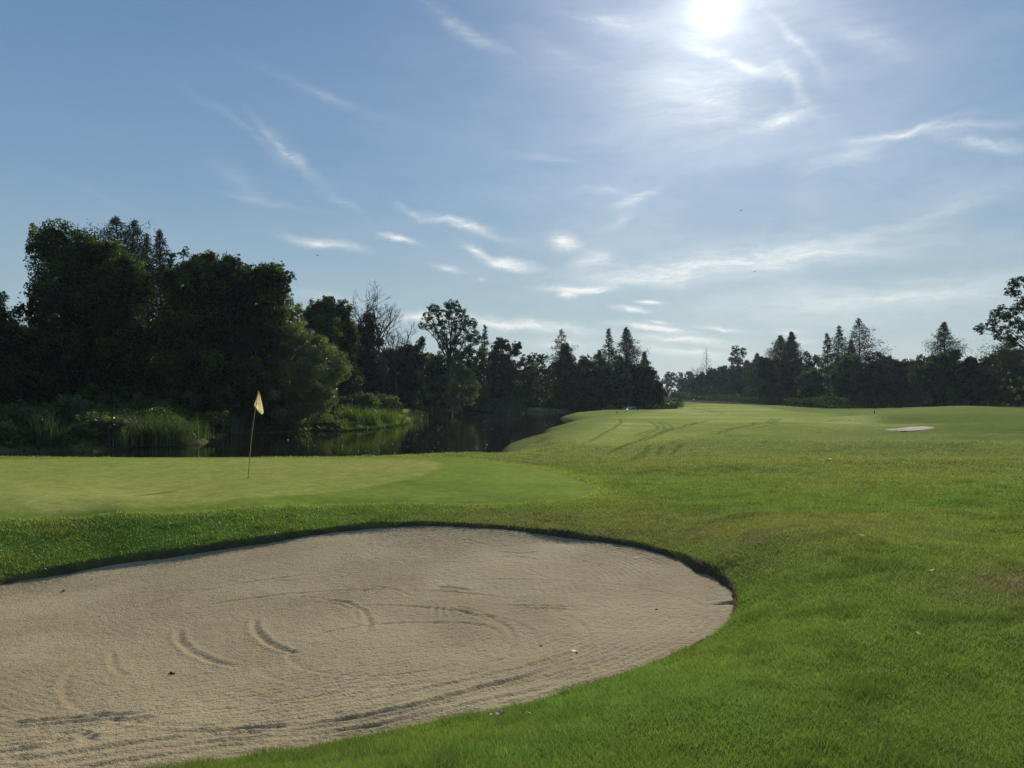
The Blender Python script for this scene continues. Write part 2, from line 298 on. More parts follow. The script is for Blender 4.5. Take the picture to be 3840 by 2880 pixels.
def height(X, Y, detail=True):
    X = np.asarray(X, float); Y = np.asarray(Y, float)
    z = ground_tps(*warp_xy(X, Y))
    far = sstep(500, 900, np.hypot(X, Y)); z = z * (1 - far)
    z = np.clip(z, -1.0, 1.6)
    for bx, by, sx, sy, h in BUMPS: z = z + 1.35 * h * (np.exp(-((X - bx) / sx) ** 2 - ((Y - by) / sy) ** 2) - .35 * np.exp(-((X - bx) / sx) ** 2 - ((Y - by + sy * 1.6) / sy) ** 2))
    sb = sdist(X, Y, BUNK); sg = sdist(X, Y, COLLAR); sp = sdist(X, Y, POND)
    rough = sstep(0.0, 1.5, sg)
    rr = np.hypot(X, Y)
    if detail:
        z = z + rough * ((fbm(X * .35, Y * .35, 3, 2) - .5) * .10 * sstep(2, 12, rr) + (fbm(X * 1.6, Y * 1.6, 3, 5) - .5) * .05)
    # bank down to the pond, with a little cut edge at the water
    bank = WATER_Z + .16 + .28 * np.maximum(sp, 0) + .10 * (fbm(X * .25, Y * .25, 2, 9) - .5)
    k = .25; hh = np.clip(.5 + .5 * (bank - z) / k, 0, 1); zz = bank + (z - bank) * hh - k * hh * (1 - hh) * .5
    z = np.where(sp < 12, zz, z)
    z = np.where(sp < .6, np.minimum(z, WATER_Z + .16 + .4 * np.maximum(sp, 0)) * sstep(-.5, .5, sp) + (WATER_Z - .25 - .4 * np.clip(-sp, 0, 3)) * (1 - sstep(-.5, .5, sp)), z)
    # bunkers
    ragged = sb + (.15 * (fbm(X * 2.6, Y * 2.6, 4, 11) - .5)) * sstep(-.5, 1.2, X) * (Y > 6.5) + .035 * (fbm(X * 9, Y * 9, 2, 12) - .5)
    zs = sand_tps(X, Y)
    z = np.where((ragged > -.1) & (sb < .5), np.maximum(z, zs + .02), z)
    k = sstep(.03, -.07, ragged); z = z * (1 - k) + (zs - .10) * k
    s2 = sdist(X, Y, BK2)
    z = np.where(s2 < 0, z - .06, z)
    return z
def height1(x, y): return float(height(np.array([x]), np.array([y]))[0])

TRACKS = [  # wheel and walking tracks in the dew, in px at fairway level
 [(606, 455), (625, 446), (646, 437), (668, 430), (690, 424), (712, 420)], [(637, 443), (655, 436), (668, 431), (684, 427), (700, 422.5), (718, 419.5)],
 [(657, 431), (658, 427), (654, 424), (648, 421.5)], [(664, 430.5), (665, 427), (660, 423), (650, 421.5)], [(672, 430), (672, 427), (668, 424), (657, 421.3)],
 [(620, 418), (621, 423), (614, 428), (600, 436), (584, 444)], [(705, 436), (735, 428), (760, 423)], [(711, 436), (741, 428), (765, 423.3)], [(745, 430), (768, 426), (777, 424)], [(766, 424), (772, 418.5)], [(770, 424), (776, 418.5)], [(774, 424), (781, 418.2)],
 [(632, 437), (645, 432), (652, 430)], [(639, 437), (650, 433), (658, 430)], [(640, 460), (646, 452), (650, 445)], [(656, 458), (661, 450), (664, 446)], [(670, 456), (677, 450), (684, 444)], [(630, 462), (640, 455), (650, 449)],
 [(700, 409.5), (716, 411.5), (726, 414)], [(690, 408), (706, 410.5), (717, 413)]]
TRACKS = [np.array([ong(*((1 - f) * np.array(t[i]) + f * np.array(t[i + 1]))) for i in range(len(t) - 1) for f in (0, .25, .5, .75)] + [ong(*t[-1])]) for t in TRACKS]
def ground_col(X, Y):
    X = np.asarray(X, float); Y = np.asarray(Y, float); rr = np.hypot(X, Y)
    n1 = fbm(X * .22, Y * .22, 4, 21); n2 = fbm(X * 1.1, Y * 1.1, 3, 31); n3 = fbm(X * .06, Y * .05, 3, 41); n4 = fbm(X * 5, Y * 5, 3, 51)
    A = lambda r, g, b: np.array([r, g, b])[None, :] * np.ones((X.size, 1))
    def mixc(c, d, t): return c + (d - c) * np.clip(t, 0, 1)[:, None]
    c = A(.105, .168, .020)
    c = mixc(c, A(.145, .175, .026), sstep(.42, .70, n1) * .8)
    c = mixc(c, A(.075, .145, .020), sstep(.50, .72, n2) * .5)
    c = mixc(c, A(.195, .228, .055), sstep(12, 40, rr) * .9 * (.5 + n3))  # grass sheen painted in: rough gets paler and yellower with distance
    # dry, brownish ground at the bunker shoulder and by the right edge
    def patch(x, y, sx, sy, rot=0):
        dx, dy = X - x, Y - y; u = dx * math.cos(rot) + dy * math.sin(rot); v = -dx * math.sin(rot) + dy * math.cos(rot)
        return np.exp(-(u / sx) ** 2 - (v / sy) ** 2)
    b = np.zeros(X.shape)
    for q in [(2.6, 11.2, 2.6, .8, -.25), (.8, 12.9, 2.4, .5, -.1), (3.6, 9.4, 1.2, 1.0, 0), (4.3, 6.6, 1.2, .9, .6), (4.6, 5.2, .8, .7, .3), (1.5, 24, 2.5, 1.2, 0), (2.2, 36, 1.5, 2.0, 0), (1.6, 46, 2.2, 8, 0)]: b = np.maximum(b, patch(*q))
    c = mixc(c, A(.125, .118, .042), b * (.35 + 1.0 * sstep(.35, .7, n2)) * .75)
    sp = sdist(X, Y, POND)
    c = mixc(c, A(.105, .095, .045), sstep(1.6, .1, sp + 1.2 * (n2 - .5)) * .8)
    c = mixc(c, A(.05, .042, .028), sstep(.35, .0, sp))
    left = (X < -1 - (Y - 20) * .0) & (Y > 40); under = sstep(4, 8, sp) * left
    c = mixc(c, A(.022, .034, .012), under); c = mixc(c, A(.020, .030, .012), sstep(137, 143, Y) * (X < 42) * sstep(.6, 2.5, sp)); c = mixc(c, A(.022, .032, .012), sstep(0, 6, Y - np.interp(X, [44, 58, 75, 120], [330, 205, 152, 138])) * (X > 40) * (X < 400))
    wood = sstep(118, 150, Y - (X < 20) * 0 + (X > 60) * 20 + (X - 60).clip(0, 60) * .1) * sstep(26, 18, np.abs(X - 38) * (Y > 100)) * 0
    sf = sdist(X, Y, FAIR) + 1.2 * (n2 - .5)
    fcol = A(.300, .325, .070); fcol = mixc(fcol, A(.43, .44, .165), sstep(.35, .75, fbm(X * .05, Y * .10, 3, 61)) * sstep(.3, .6, n1)); fcol = mixc(fcol, A(.245, .280, .055), sstep(.52, .75, n3))  # dewy fairway, its sheen at grazing sun put into lighter base colours
    fair = sstep(2.2, -1.5, sf)
    c = mixc(c, fcol, fair * .92)
    tr = np.zeros(X.shape)
    m = (Y > 20) & (Y < 260) & (X > 1) & (X < 90)
    for i, t in enumerate(TRACKS):
        d, al = seg_dist(X[m], Y[m], t); w = .07 + .0008 * rr[m]; v = np.zeros(X.shape); v[m] = sstep(w * 1.8, w * .5, d) * (.8 if i < 2 else .6) * sstep(0, .12, al) * sstep(1.0, .9, al); tr = np.maximum(tr, v)
    c = mixc(c, A(.045, .085, .012), tr * .8)
    # collar and green
    sc_ = sdist(X, Y, COLLAR); sg = sdist(X, Y, GREEN)
    ccol = A(.190, .248, .036); ccol = mixc(ccol, A(.150, .212, .028), sstep(.45, .65, vnoise((X * .35 + Y * .9) * 1.1, (X - Y) * .08, 71)))
    c = mixc(c, ccol, sstep(.35 + .5 * sstep(-2, 2, X), -.12, sc_ + (.2 + .6 * sstep(-2, 2, X)) * (n4 * .5 + n2 * .5 - .5)))
    gcol = A(.265, .290, .062); gcol = mixc(gcol, A(.305, .310, .080), sstep(.4, .7, n1)); gcol = mixc(gcol, A(.220, .258, .052), sstep(.45, .7, n2) * .6)
    gcol = mixc(gcol, A(.34, .31, .085), patch(-3.5, 21.8, 3.2, 1.6) * .6 + patch(-5, 14.5, 3, .8) * .35)
    c = mixc(c, gcol, sstep(.14, -.10, sg + .10 * (n4 - .5)))
    sb = sdist(X, Y, BUNK)
    c = mixc(c, A(.070, .055, .034), sstep(.07, .0, sb))      # soil face of the lip
    s2 = sdist(X, Y, BK2); c = mixc(c, A(.52, .47, .40), sstep(.12, -.12, s2 + .3 * (n4 - .5)))
    c = c * (.80 + .40 * n4)[:, None] * (.9 + .2 * n2)[:, None]
    return c

# ------------------------------------------------------------------ materials
def mat(name):
    m = bpy.data.materials.new(name); m.use_nodes = True; t = m.node_tree; t.nodes.clear()
    return m, t, t.nodes.new('ShaderNodeOutputMaterial')
def principled(name, col, rough=.6, spec=.4, noise=None, bump=0.0, scale=30, metal=0.0, subs=0):
    m, t, o = mat(name); p = t.nodes.new('ShaderNodeBsdfPrincipled'); t.links.new(p.outputs[0], o.inputs[0])
    p.inputs['Base Color'].default_value = (*col, 1); p.inputs['Roughness'].default_value = rough; p.inputs['Specular IOR Level'].default_value = spec; p.inputs['Metallic'].default_value = metal
    tcn = t.nodes.new('ShaderNodeTexCoord'); n = t.nodes.new('ShaderNodeTexNoise'); n.inputs['Scale'].default_value = scale; n.inputs['Detail'].default_value = 5; t.links.new(tcn.outputs['Object'], n.inputs['Vector'])
    mr = t.nodes.new('ShaderNodeMix'); mr.data_type = 'RGBA'; k = noise if noise is not None else .25
    mr.inputs['A'].default_value = (*[c * (1 - k) for c in col], 1); mr.inputs['B'].default_value = (*[min(1, c * (1 + k)) for c in col], 1)
    t.links.new(n.outputs['Fac'], mr.inputs['Factor']); t.links.new(mr.outputs['Result'], p.inputs['Base Color'])
    if bump: b = t.nodes.new('ShaderNodeBump'); b.inputs['Strength'].default_value = bump; b.inputs['Distance'].default_value = .02; t.links.new(n.outputs['Fac'], b.inputs['Height']); t.links.new(b.outputs[0], p.inputs['Normal'])
    return m
def leaf_mat(name, dark, light, trans=.35, gloss=.05, grough=.35, tcol=None):
    """foliage: diffuse + light through the leaf + a little sheen; tint per leaf from the face attribute"""
    m, t, o = mat(name); at = t.nodes.new('ShaderNodeAttribute'); at.attribute_name = 'tint'
    mx = t.nodes.new('ShaderNodeMix'); mx.data_type = 'RGBA'; mx.inputs['A'].default_value = (*dark, 1); mx.inputs['B'].default_value = (*light, 1); t.links.new(at.outputs['Fac'], mx.inputs['Factor'])
    d = t.nodes.new('ShaderNodeBsdfDiffuse'); t.links.new(mx.outputs['Result'], d.inputs[0])
    tr = t.nodes.new('ShaderNodeBsdfTranslucent'); tm = t.nodes.new('ShaderNodeMix'); tm.data_type = 'RGBA'; tm.blend_type = 'MULTIPLY'; tm.inputs['Factor'].default_value = 1; tm.inputs['B'].default_value = (*(tcol or (1.9, 1.9, .8)), 1)
    t.links.new(mx.outputs['Result'], tm.inputs['A']); t.links.new(tm.outputs['Result'], tr.inputs[0])
    a = t.nodes.new('ShaderNodeMixShader'); a.inputs[0].default_value = trans; t.links.new(d.outputs[0], a.inputs[1]); t.links.new(tr.outputs[0], a.inputs[2])
    g = t.nodes.new('ShaderNodeBsdfGlossy'); g.inputs['Roughness'].default_value = grough; g.inputs[0].default_value = (1, 1, 1, 1)
    b = t.nodes.new('ShaderNodeMixShader'); b.inputs[0].default_value = gloss; t.links.new(a.outputs[0], b.inputs[1]); t.links.new(g.outputs[0], b.inputs[2])
    t.links.new(b.outputs[0], o.inputs[0]); return m
M_VINE = leaf_mat('vine leaves', (.008, .015, .004), (.095, .140, .016), .42, .018)
M_DARK = leaf_mat('dark leaves', (.007, .015, .006), (.048, .080, .018), .36, .018)
M_PALE = leaf_mat('grey green leaves', (.030, .050, .014), (.165, .205, .055), .42, .045)
M_BROWN = leaf_mat('withered leaves', (.030, .018, .012), (.085, .055, .035), .25, .03, tcol=(1.4, 1.2, .9))
M_WILLOW = leaf_mat('willow leaves', (.065, .082, .034), (.195, .230, .090), .40, .05)
M_NEEDLE = leaf_mat('casuarina needles', (.012, .020, .012), (.055, .070, .036), .30, .015)
M_SHRUB = leaf_mat('shrub leaves', (.018, .036, .008), (.095, .140, .022), .40, .05)
M_REED = leaf_mat('reed blades', (.022, .042, .010), (.085, .115, .030), .45, .05)
M_BRIGHT = leaf_mat('bright bank grass', (.035, .070, .010), (.135, .180, .026), .45, .05)
M_BANANA = leaf_mat('banana leaves', (.03, .06, .012), (.10, .16, .03), .35, .14, .25)
M_GRASS = None
M_INNER = principled('dark crown core', (.012, .013, .008), 1.0, .0, .3, .5, 6)  # near black, for the solid cores added inside crowns to block light
M_BARK = principled('bark', (.045, .036, .028), .9, .2, .4, .5, 6)
M_BARE = principled('bare twigs', (.075, .065, .055), .9, .2, .3, .3, 8)

# ground material
def ground_mat():
    m, t, o = mat('mown grass ground'); p = t.nodes.new('ShaderNodeBsdfDiffuse')
    at = t.nodes.new('ShaderNodeAttribute'); at.attribute_name = 'col'
    g = t.nodes.new('ShaderNodeNewGeometry')
    def nz(scale, det=4, rough=.6):
        n = t.nodes.new('ShaderNodeTexNoise'); n.inputs['Scale'].default_value = scale; n.inputs['Detail'].default_value = det; n.inputs['Roughness'].default_value = rough; t.links.new(g.outputs['Position'], n.inputs['Vector']); return n
    n1 = nz(55, 4); n2 = nz(7, 5, .7); n3 = nz(1.6, 4)
    def mr(n, a, b, lo, hi):
        r = t.nodes.new('ShaderNodeMapRange'); t.links.new(n.outputs['Fac'], r.inputs[0]); r.inputs[1].default_value = a; r.inputs[2].default_value = b; r.inputs[3].default_value = lo; r.inputs[4].default_value = hi; return r.outputs[0]
    def mul(a, b):
        x = t.nodes.new('ShaderNodeMath'); x.operation = 'MULTIPLY'; t.links.new(a, x.inputs[0]); t.links.new(b, x.inputs[1]); return x.outputs[0]
    f = mul(mul(mr(n1, .3, .7, .72, 1.28), mr(n2, .3, .7, .80, 1.20)), mr(n3, .3, .7, .92, 1.08))
    s = t.nodes.new('ShaderNodeVectorMath'); s.operation = 'SCALE'; t.links.new(at.outputs['Color'], s.inputs[0]); t.links.new(f, s.inputs['Scale'])
    t.links.new(s.outputs[0], p.inputs['Color']); p.inputs['Roughness'].default_value = 0.0
    gl = t.nodes.new('ShaderNodeBsdfGlossy'); gl.inputs['Roughness'].default_value = .75; gl.inputs[0].default_value = (.9, 1, .75, 1)
    ms = t.nodes.new('ShaderNodeMixShader'); ms.inputs[0].default_value = .012; t.links.new(p.outputs[0], ms.inputs[1]); t.links.new(gl.outputs[0], ms.inputs[2]); t.links.new(ms.outputs[0], o.inputs[0])
    b1 = t.nodes.new('ShaderNodeBump'); b1.inputs['Strength'].default_value = .35; b1.inputs['Distance'].default_value = .006; t.links.new(n1.outputs['Fac'], b1.inputs['Height'])
    b2 = t.nodes.new('ShaderNodeBump'); b2.inputs['Strength'].default_value = .4; b2.inputs['Distance'].default_value = .03; t.links.new(n2.outputs['Fac'], b2.inputs['Height']); t.links.new(b1.outputs[0], b2.inputs['Normal'])
    t.links.new(b2.outputs[0], p.inputs['Normal']); return m

# ------------------------------------------------------------------ ground sheet (polar, finest where the photograph is closest)
def ground():
    r = [0.02, .6, 1.2, 1.8, 2.2]
    while r[-1] < 26: r.append(r[-1] * 1.0062)
    while r[-1] < 130: r.append(r[-1] * 1.0070)
    while r[-1] < 260: r.append(r[-1] * 1.0095)
    while r[-1] < 1600: r.append(r[-1] * 1.05)
    r = np.array(r); a = np.concatenate([np.arange(-38, 4, .105), np.arange(4, 20, .055), np.arange(20, 38.001, .105), np.arange(40, 320.1, 2.0)]); a = np.radians(a)
    R, A = np.meshgrid(r, a, indexing='ij'); X = R * np.sin(A); Y = R * np.cos(A); nr, na = R.shape
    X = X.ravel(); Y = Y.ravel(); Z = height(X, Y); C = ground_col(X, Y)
    i, j = np.meshgrid(np.arange(nr - 1), np.arange(na), indexing='ij'); j2 = (j + 1) % na
    q = np.stack([i * na + j, (i + 1) * na + j, (i + 1) * na + j2, i * na + j2], -1).reshape(-1)
    V = np.stack([X, Y, Z], 1)
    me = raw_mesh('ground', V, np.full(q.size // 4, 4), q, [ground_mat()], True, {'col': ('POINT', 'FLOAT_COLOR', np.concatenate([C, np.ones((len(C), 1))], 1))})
    me.flip_normals()
    return tag(link('ground', me), 'gently rolling mown golf course grass with a smooth putting green', kind='structure')
ground()

# ------------------------------------------------------------------ sand of the two bunkers
def sand_mat(k=1.0):
    m, t, o = mat('coarse sand'); p = t.nodes.new('ShaderNodeBsdfPrincipled'); t.links.new(p.outputs[0], o.inputs[0])
    g = t.nodes.new('ShaderNodeNewGeometry')
    def nz(scale, det=3, rough=.6):
        n = t.nodes.new('ShaderNodeTexNoise'); n.inputs['Scale'].default_value = scale; n.inputs['Detail'].default_value = det; n.inputs['Roughness'].default_value = rough; t.links.new(g.outputs['Position'], n.inputs['Vector']); return n
    n1 = nz(110, 3, .7); n2 = nz(.7, 4); n3 = nz(36, 2, .6)
    r = t.nodes.new('ShaderNodeValToRGB'); t.links.new(n2.outputs['Fac'], r.inputs[0])
    r.color_ramp.elements[0].position = .35; r.color_ramp.elements[0].color = (.330 * k, .252 * k, .138 * k ** 1.6, 1); r.color_ramp.elements[1].position = .65; r.color_ramp.elements[1].color = (.425 * k, .335 * k, .187 * k ** 1.6, 1)
    mp = t.nodes.new('ShaderNodeMapRange'); t.links.new(n1.outputs['Fac'], mp.inputs[0]); mp.inputs[1].default_value = .3; mp.inputs[2].default_value = .7; mp.inputs[3].default_value = .78; mp.inputs[4].default_value = 1.2
    s = t.nodes.new('ShaderNodeVectorMath'); s.operation = 'SCALE'; t.links.new(r.outputs[0], s.inputs[0]); t.links.new(mp.outputs[0], s.inputs['Scale']); t.links.new(s.outputs[0], p.inputs['Base Color'])
    p.inputs['Roughness'].default_value = .95; p.inputs['Specular IOR Level'].default_value = .15
    b = t.nodes.new('ShaderNodeBump'); b.inputs['Strength'].default_value = .7; b.inputs['Distance'].default_value = .008; t.links.new(n1.outputs['Fac'], b.inputs['Height'])
    b2 = t.nodes.new('ShaderNodeBump'); b2.inputs['Strength'].default_value = .9; b2.inputs['Distance'].default_value = .018; t.links.new(n3.outputs['Fac'], b2.inputs['Height']); t.links.new(b.outputs[0], b2.inputs['Normal'])
    t.links.new(b2.outputs[0], p.inputs['Normal']); return m
M_SAND = sand_mat(); M_PALE_SAND = sand_mat(1.6)
# grooves: (points in the 2212 view, half width m, depth m)
GROOVES = [([(548, 1335), (552, 1365), (575, 1388), (610, 1403), (655, 1412)], .05, .030), ([(700, 1296), (750, 1302), (785, 1320), (797, 1345), (790, 1368)], .05, .022), ([(720, 1303), (765, 1318), (780, 1345)], .04, .014),
 ([(384, 1352), (388, 1385), (415, 1408), (460, 1425), (520, 1438)], .05, .024), ([(240, 1400), (245, 1440), (275, 1462)], .04, .014), ([(640, 1290), (690, 1293), (720, 1303)], .04, .012), ([(800, 1265), (850, 1272), (900, 1290)], .04, .012),
 ([(360, 1592), (480, 1580), (620, 1568), (760, 1550), (900, 1523), (1030, 1492), (1140, 1462), (1220, 1436)], .045, .034), ([(0, 1563), (100, 1556), (210, 1548), (320, 1543)], .05, .026), ([(30, 1573), (140, 1563), (280, 1556), (360, 1550)], .04, .016),
 ([(0, 1632), (60, 1622), (110, 1606), (140, 1590), (170, 1588), (195, 1600), (190, 1612)], .05, .022), ([(0, 1645), (90, 1640), (160, 1630), (260, 1612), (330, 1605)], .05, .018), ([(400, 1612), (600, 1592), (800, 1566), (1000, 1522)], .04, .016), ([(560, 1616), (760, 1585), (960, 1545), (1160, 1500)], .035, .014),
 ([(940, 1268), (975, 1270), (1015, 1277)], .06, .022), ([(1075, 1188), (1120, 1194), (1180, 1190)], .05, .014), ([(1085, 1198), (1140, 1203), (1160, 1210)], .04, .012),
 ([(1090, 1308), (1160, 1309), (1250, 1312)], .03, .014), ([(1110, 1315), (1180, 1316), (1245, 1319)], .03, .010), ([(985, 1308), (1030, 1322), (1075, 1340)], .025, .013), ([(975, 1313), (1015, 1328), (1060, 1345)], .025, .011),
 ([(925, 1302), (918, 1325)], .03, .012), ([(940, 1303), (938, 1330)], .03, .012), ([(955, 1304), (957, 1332)], .03, .012), ([(968, 1306), (975, 1334)], .03, .012),
 ([(1000, 1165), (1060, 1178), (1120, 1176)], .05, .012), ([(1130, 1228), (1160, 1240), (1190, 1252)], .04, .010), ([(590, 1255), (620, 1257), (660, 1253)], .05, .012), ([(120, 1276), (150, 1275)], .05, .014), ([(430, 1450), (455, 1455)], .05, .010), ([(1210, 1196), (1260, 1212), (1330, 1225)], .03, .008)]
def sand():
    st = .021; x = np.arange(BUNK[:, 0].min() - .1, BUNK[:, 0].max() + .12, st); y = np.arange(BUNK[:, 1].min() - .1, BUNK[:, 1].max() + .12, st)
    x = x[x > -13.5]
    X, Y = np.meshgrid(x, y, indexing='ij'); nx, ny = X.shape; Xf = X.ravel(); Yf = Y.ravel(); sd = sdist(Xf, Yf, BUNK)
    Z = sand_tps(Xf, Yf)
    Z = Z + (fbm(Xf * .8, Yf * .8, 3, 81) - .5) * .05
    # clods
    c = fbm(Xf * 15, Yf * 15, 3, 91); Z = Z + (c - .5) * .007 + (vnoise(Xf * 26, Yf * 26, 95) - .5) * .008
    # rake ridges that follow the rim
    m = sstep(-.0, -.15, sd) * (.25 + .75 * sstep(-2.2, -.4, sd)); Z = Z + m * .0055 * np.sin(sd * 2 * math.pi / .085 + 3 * fbm(Xf * .8, Yf * .8, 2, 97)) * sstep(.35, .6, fbm(Xf * .7, Yf * .7, 2, 98))
    for pts, w, dep in GROOVES:
        pl = np.array([onz(*F22(a, b), -.2) for a, b in pts])
        for _ in range(2): # settle on the sand level
            pl = np.array([onz(*F22(a, b), float(sand_tps(np.array([q[0]]), np.array([q[1]]))[0])) for (a, b), q in zip(pts, pl)])
        lo = pl.min(0) - .4; hi = pl.max(0) + .4; k = (Xf > lo[0]) & (Xf < hi[0]) & (Yf > lo[1]) & (Yf < hi[1])
        d, al = seg_dist(Xf[k], Yf[k], pl); w = max(w * .68, .026); dep = dep * .5; ends = sstep(0, .15, al) * sstep(1, .80, al) * 1.0
        Z[k] += ends * dep * (-np.exp(-(d / w) ** 2) + .75 * np.exp(-((d - 1.9 * w) / (w * .8)) ** 2))
    for cx, cy, rad, amp in [(-1.05, 7.0, .95, .007), (-1.05, 7.0, 1.25, .005), (-1.9, 6.9, 1.9, .007), (-1.9, 6.9, 2.6, .006), (-1.6, 7.2, 3.3, .005), (-.4, 7.4, 2.4, .004)]:
        dd = np.hypot(Xf - cx, (Yf - cy) * 1.05) - rad * (1 + .03 * np.sin(3 * np.arctan2(Yf - cy, Xf - cx))); Z += 1.05 * amp * (-np.exp(-(dd / .03) ** 2) + .7 * np.exp(-((dd - .06) / .03) ** 2)) * sstep(.25, .55, fbm(Xf * .6 + rad * 7, Yf * .6, 2, 88))
    for cc, amp in ((.16, .010), (.27, .012), (.40, .009), (.58, .012), (.80, .007), (1.1, .006)):
        dd = -sd - cc - .05 * (fbm(Xf * .4, Yf * .4, 2, int(cc * 100)) - .5); Z += amp * (-np.exp(-(dd / .022) ** 2) + .6 * np.exp(-((dd - .045) / .025) ** 2)) * (Yf < 6.8) * sstep(.30, .6, fbm(Xf * 1.1 + cc * 9, Yf * 1.1, 2, 89))
    Z = Z + .05 * sstep(-.35, .0, sd) * (Yf > 8) * .6
    keep = sd < .10; kq = keep.reshape(nx, ny); f = kq[:-1, :-1] & kq[1:, :-1] & kq[1:, 1:] & kq[:-1, 1:]
    i, j = np.nonzero(f); q = np.stack([i * ny + j, (i + 1) * ny + j, (i + 1) * ny + j + 1, i * ny + j + 1], 1)
    used = np.unique(q); rm = np.full(nx * ny, -1); rm[used] = np.arange(len(used)); V = np.stack([Xf, Yf, Z], 1)[used]
    me = raw_mesh('bunker_sand', V, np.full(len(q), 4), rm[q].ravel(), [M_SAND], True)
    tag(link('bunker_sand', me), 'raked pale sand of the large bunker in the foreground', kind='structure')
    x = np.arange(BK2[:, 0].min() - .3, BK2[:, 0].max() + .3, .12); y = np.arange(BK2[:, 1].min() - .3, BK2[:, 1].max() + .3, .12); X, Y = np.meshgrid(x, y, indexing='ij'); Xf = X.ravel(); Yf = Y.ravel()
    sd = sdist(Xf, Yf, BK2); z0 = height(Xf, Yf, False); Z = z0 + np.where(sd < 0, .06, 0) + .012 + .05 * sstep(0, -.6, sd) * (fbm(Xf * 2, Yf * 2, 3, 3) - .3)
    i, j = np.nonzero((sd < .25).reshape(X.shape)[:-1, :-1]); ny = X.shape[1]; q = np.stack([i * ny + j, (i + 1) * ny + j, (i + 1) * ny + j + 1, i * ny + j + 1], 1)
    tag(link('far_bunker_sand', raw_mesh('far_bunker_sand', np.stack([Xf, Yf, Z], 1), np.full(len(q), 4), q.ravel(), [M_PALE_SAND], True)), 'small white sand bunker in the rough right of the fairway', kind='structure')
sand()

# ------------------------------------------------------------------ water
def water():
    m, t, o = mat('pond water'); p = t.nodes.new('ShaderNodeBsdfPrincipled'); t.links.new(p.outputs[0], o.inputs[0])
    p.inputs['Base Color'].default_value = (.012, .012, .007, 1); p.inputs['Roughness'].default_value = .04; p.inputs['IOR'].default_value = 1.33; p.inputs['Specular IOR Level'].default_value = .5
    g = t.nodes.new('ShaderNodeNewGeometry'); prev = None
    for sc, dist, st in ((.9, .012, .5), (5.0, .003, .5)):
        n = t.nodes.new('ShaderNodeTexNoise'); n.inputs['Scale'].default_value = sc; n.inputs['Detail'].default_value = 3; t.links.new(g.outputs['Position'], n.inputs['Vector'])
        b = t.nodes.new('ShaderNodeBump'); b.inputs['Strength'].default_value = st; b.inputs['Distance'].default_value = dist; t.links.new(n.outputs['Fac'], b.inputs['Height'])
        if prev: t.links.new(prev, b.inputs['Normal'])
        prev = b.outputs[0]
    t.links.new(prev, p.inputs['Normal'])
    pl = POND; c = pl.mean(0); d, _ = seg_dist(pl[:, 0], pl[:, 1], pl, True)
    x0, y0 = pl.min(0) - 3; x1, y1 = pl.max(0) + 3; st = 1.5
    x = np.arange(x0, x1, st); y = np.arange(y0, y1, st); X, Y = np.meshgrid(x, y, indexing='ij'); sd = sdist(X.ravel(), Y.ravel(), pl); ny = len(y)
    k = (sd < 3.2).reshape(X.shape); f = k[:-1, :-1] & k[1:, :-1] & k[1:, 1:] & k[:-1, 1:]; i, j = np.nonzero(f); q = np.stack([i * ny + j, (i + 1) * ny + j, (i + 1) * ny + j + 1, i * ny + j + 1], 1)
    V = np.stack([X.ravel(), Y.ravel(), np.full(X.size, WATER_Z)], 1)
    tag(link('water', raw_mesh('water', V, np.full(len(q), 4), q.ravel(), [m], True)), 'dark still pond water mirroring the trees', kind='structure')
water()
# ------------------------------------------------------------------ trees
TREES = {}
def unit(n, rs):
    v = rs.normal(size=(n, 3)); return v / np.linalg.norm(v, axis=1, keepdims=True)
def leaf_quads(C, Ld, Wd, size, asp=.5):
    """one rhombus per leaf: centre, long axis, cross axis"""
    a = Ld * (size * .5)[:, None]; b = Wd * (size * .5 * asp)[:, None]
    V = np.stack([C - a, C + b, C + a, C - b], 1).reshape(-1, 3); return V
def leaves_obj(name, V, tint, m, parent):
    n = len(V) // 4; return link(name, raw_mesh(name, V, np.full(n, 4), np.arange(4 * n), [m], False, {'tint': ('FACE', 'FLOAT', tint)}), parent)
def orient(n, rs, nrm=None, up=.3):
    Ld = unit(n, rs); 
    if nrm is not None: Ld = Ld - .6 * nrm * (Ld * nrm).sum(1, keepdims=True); 
    Ld[:, 2] -= up; Ld /= np.linalg.norm(Ld, axis=1, keepdims=True)
    Wd = np.cross(Ld, unit(n, rs)); Wd /= (np.linalg.norm(Wd, axis=1, keepdims=True) + 1e-9); return Ld, Wd
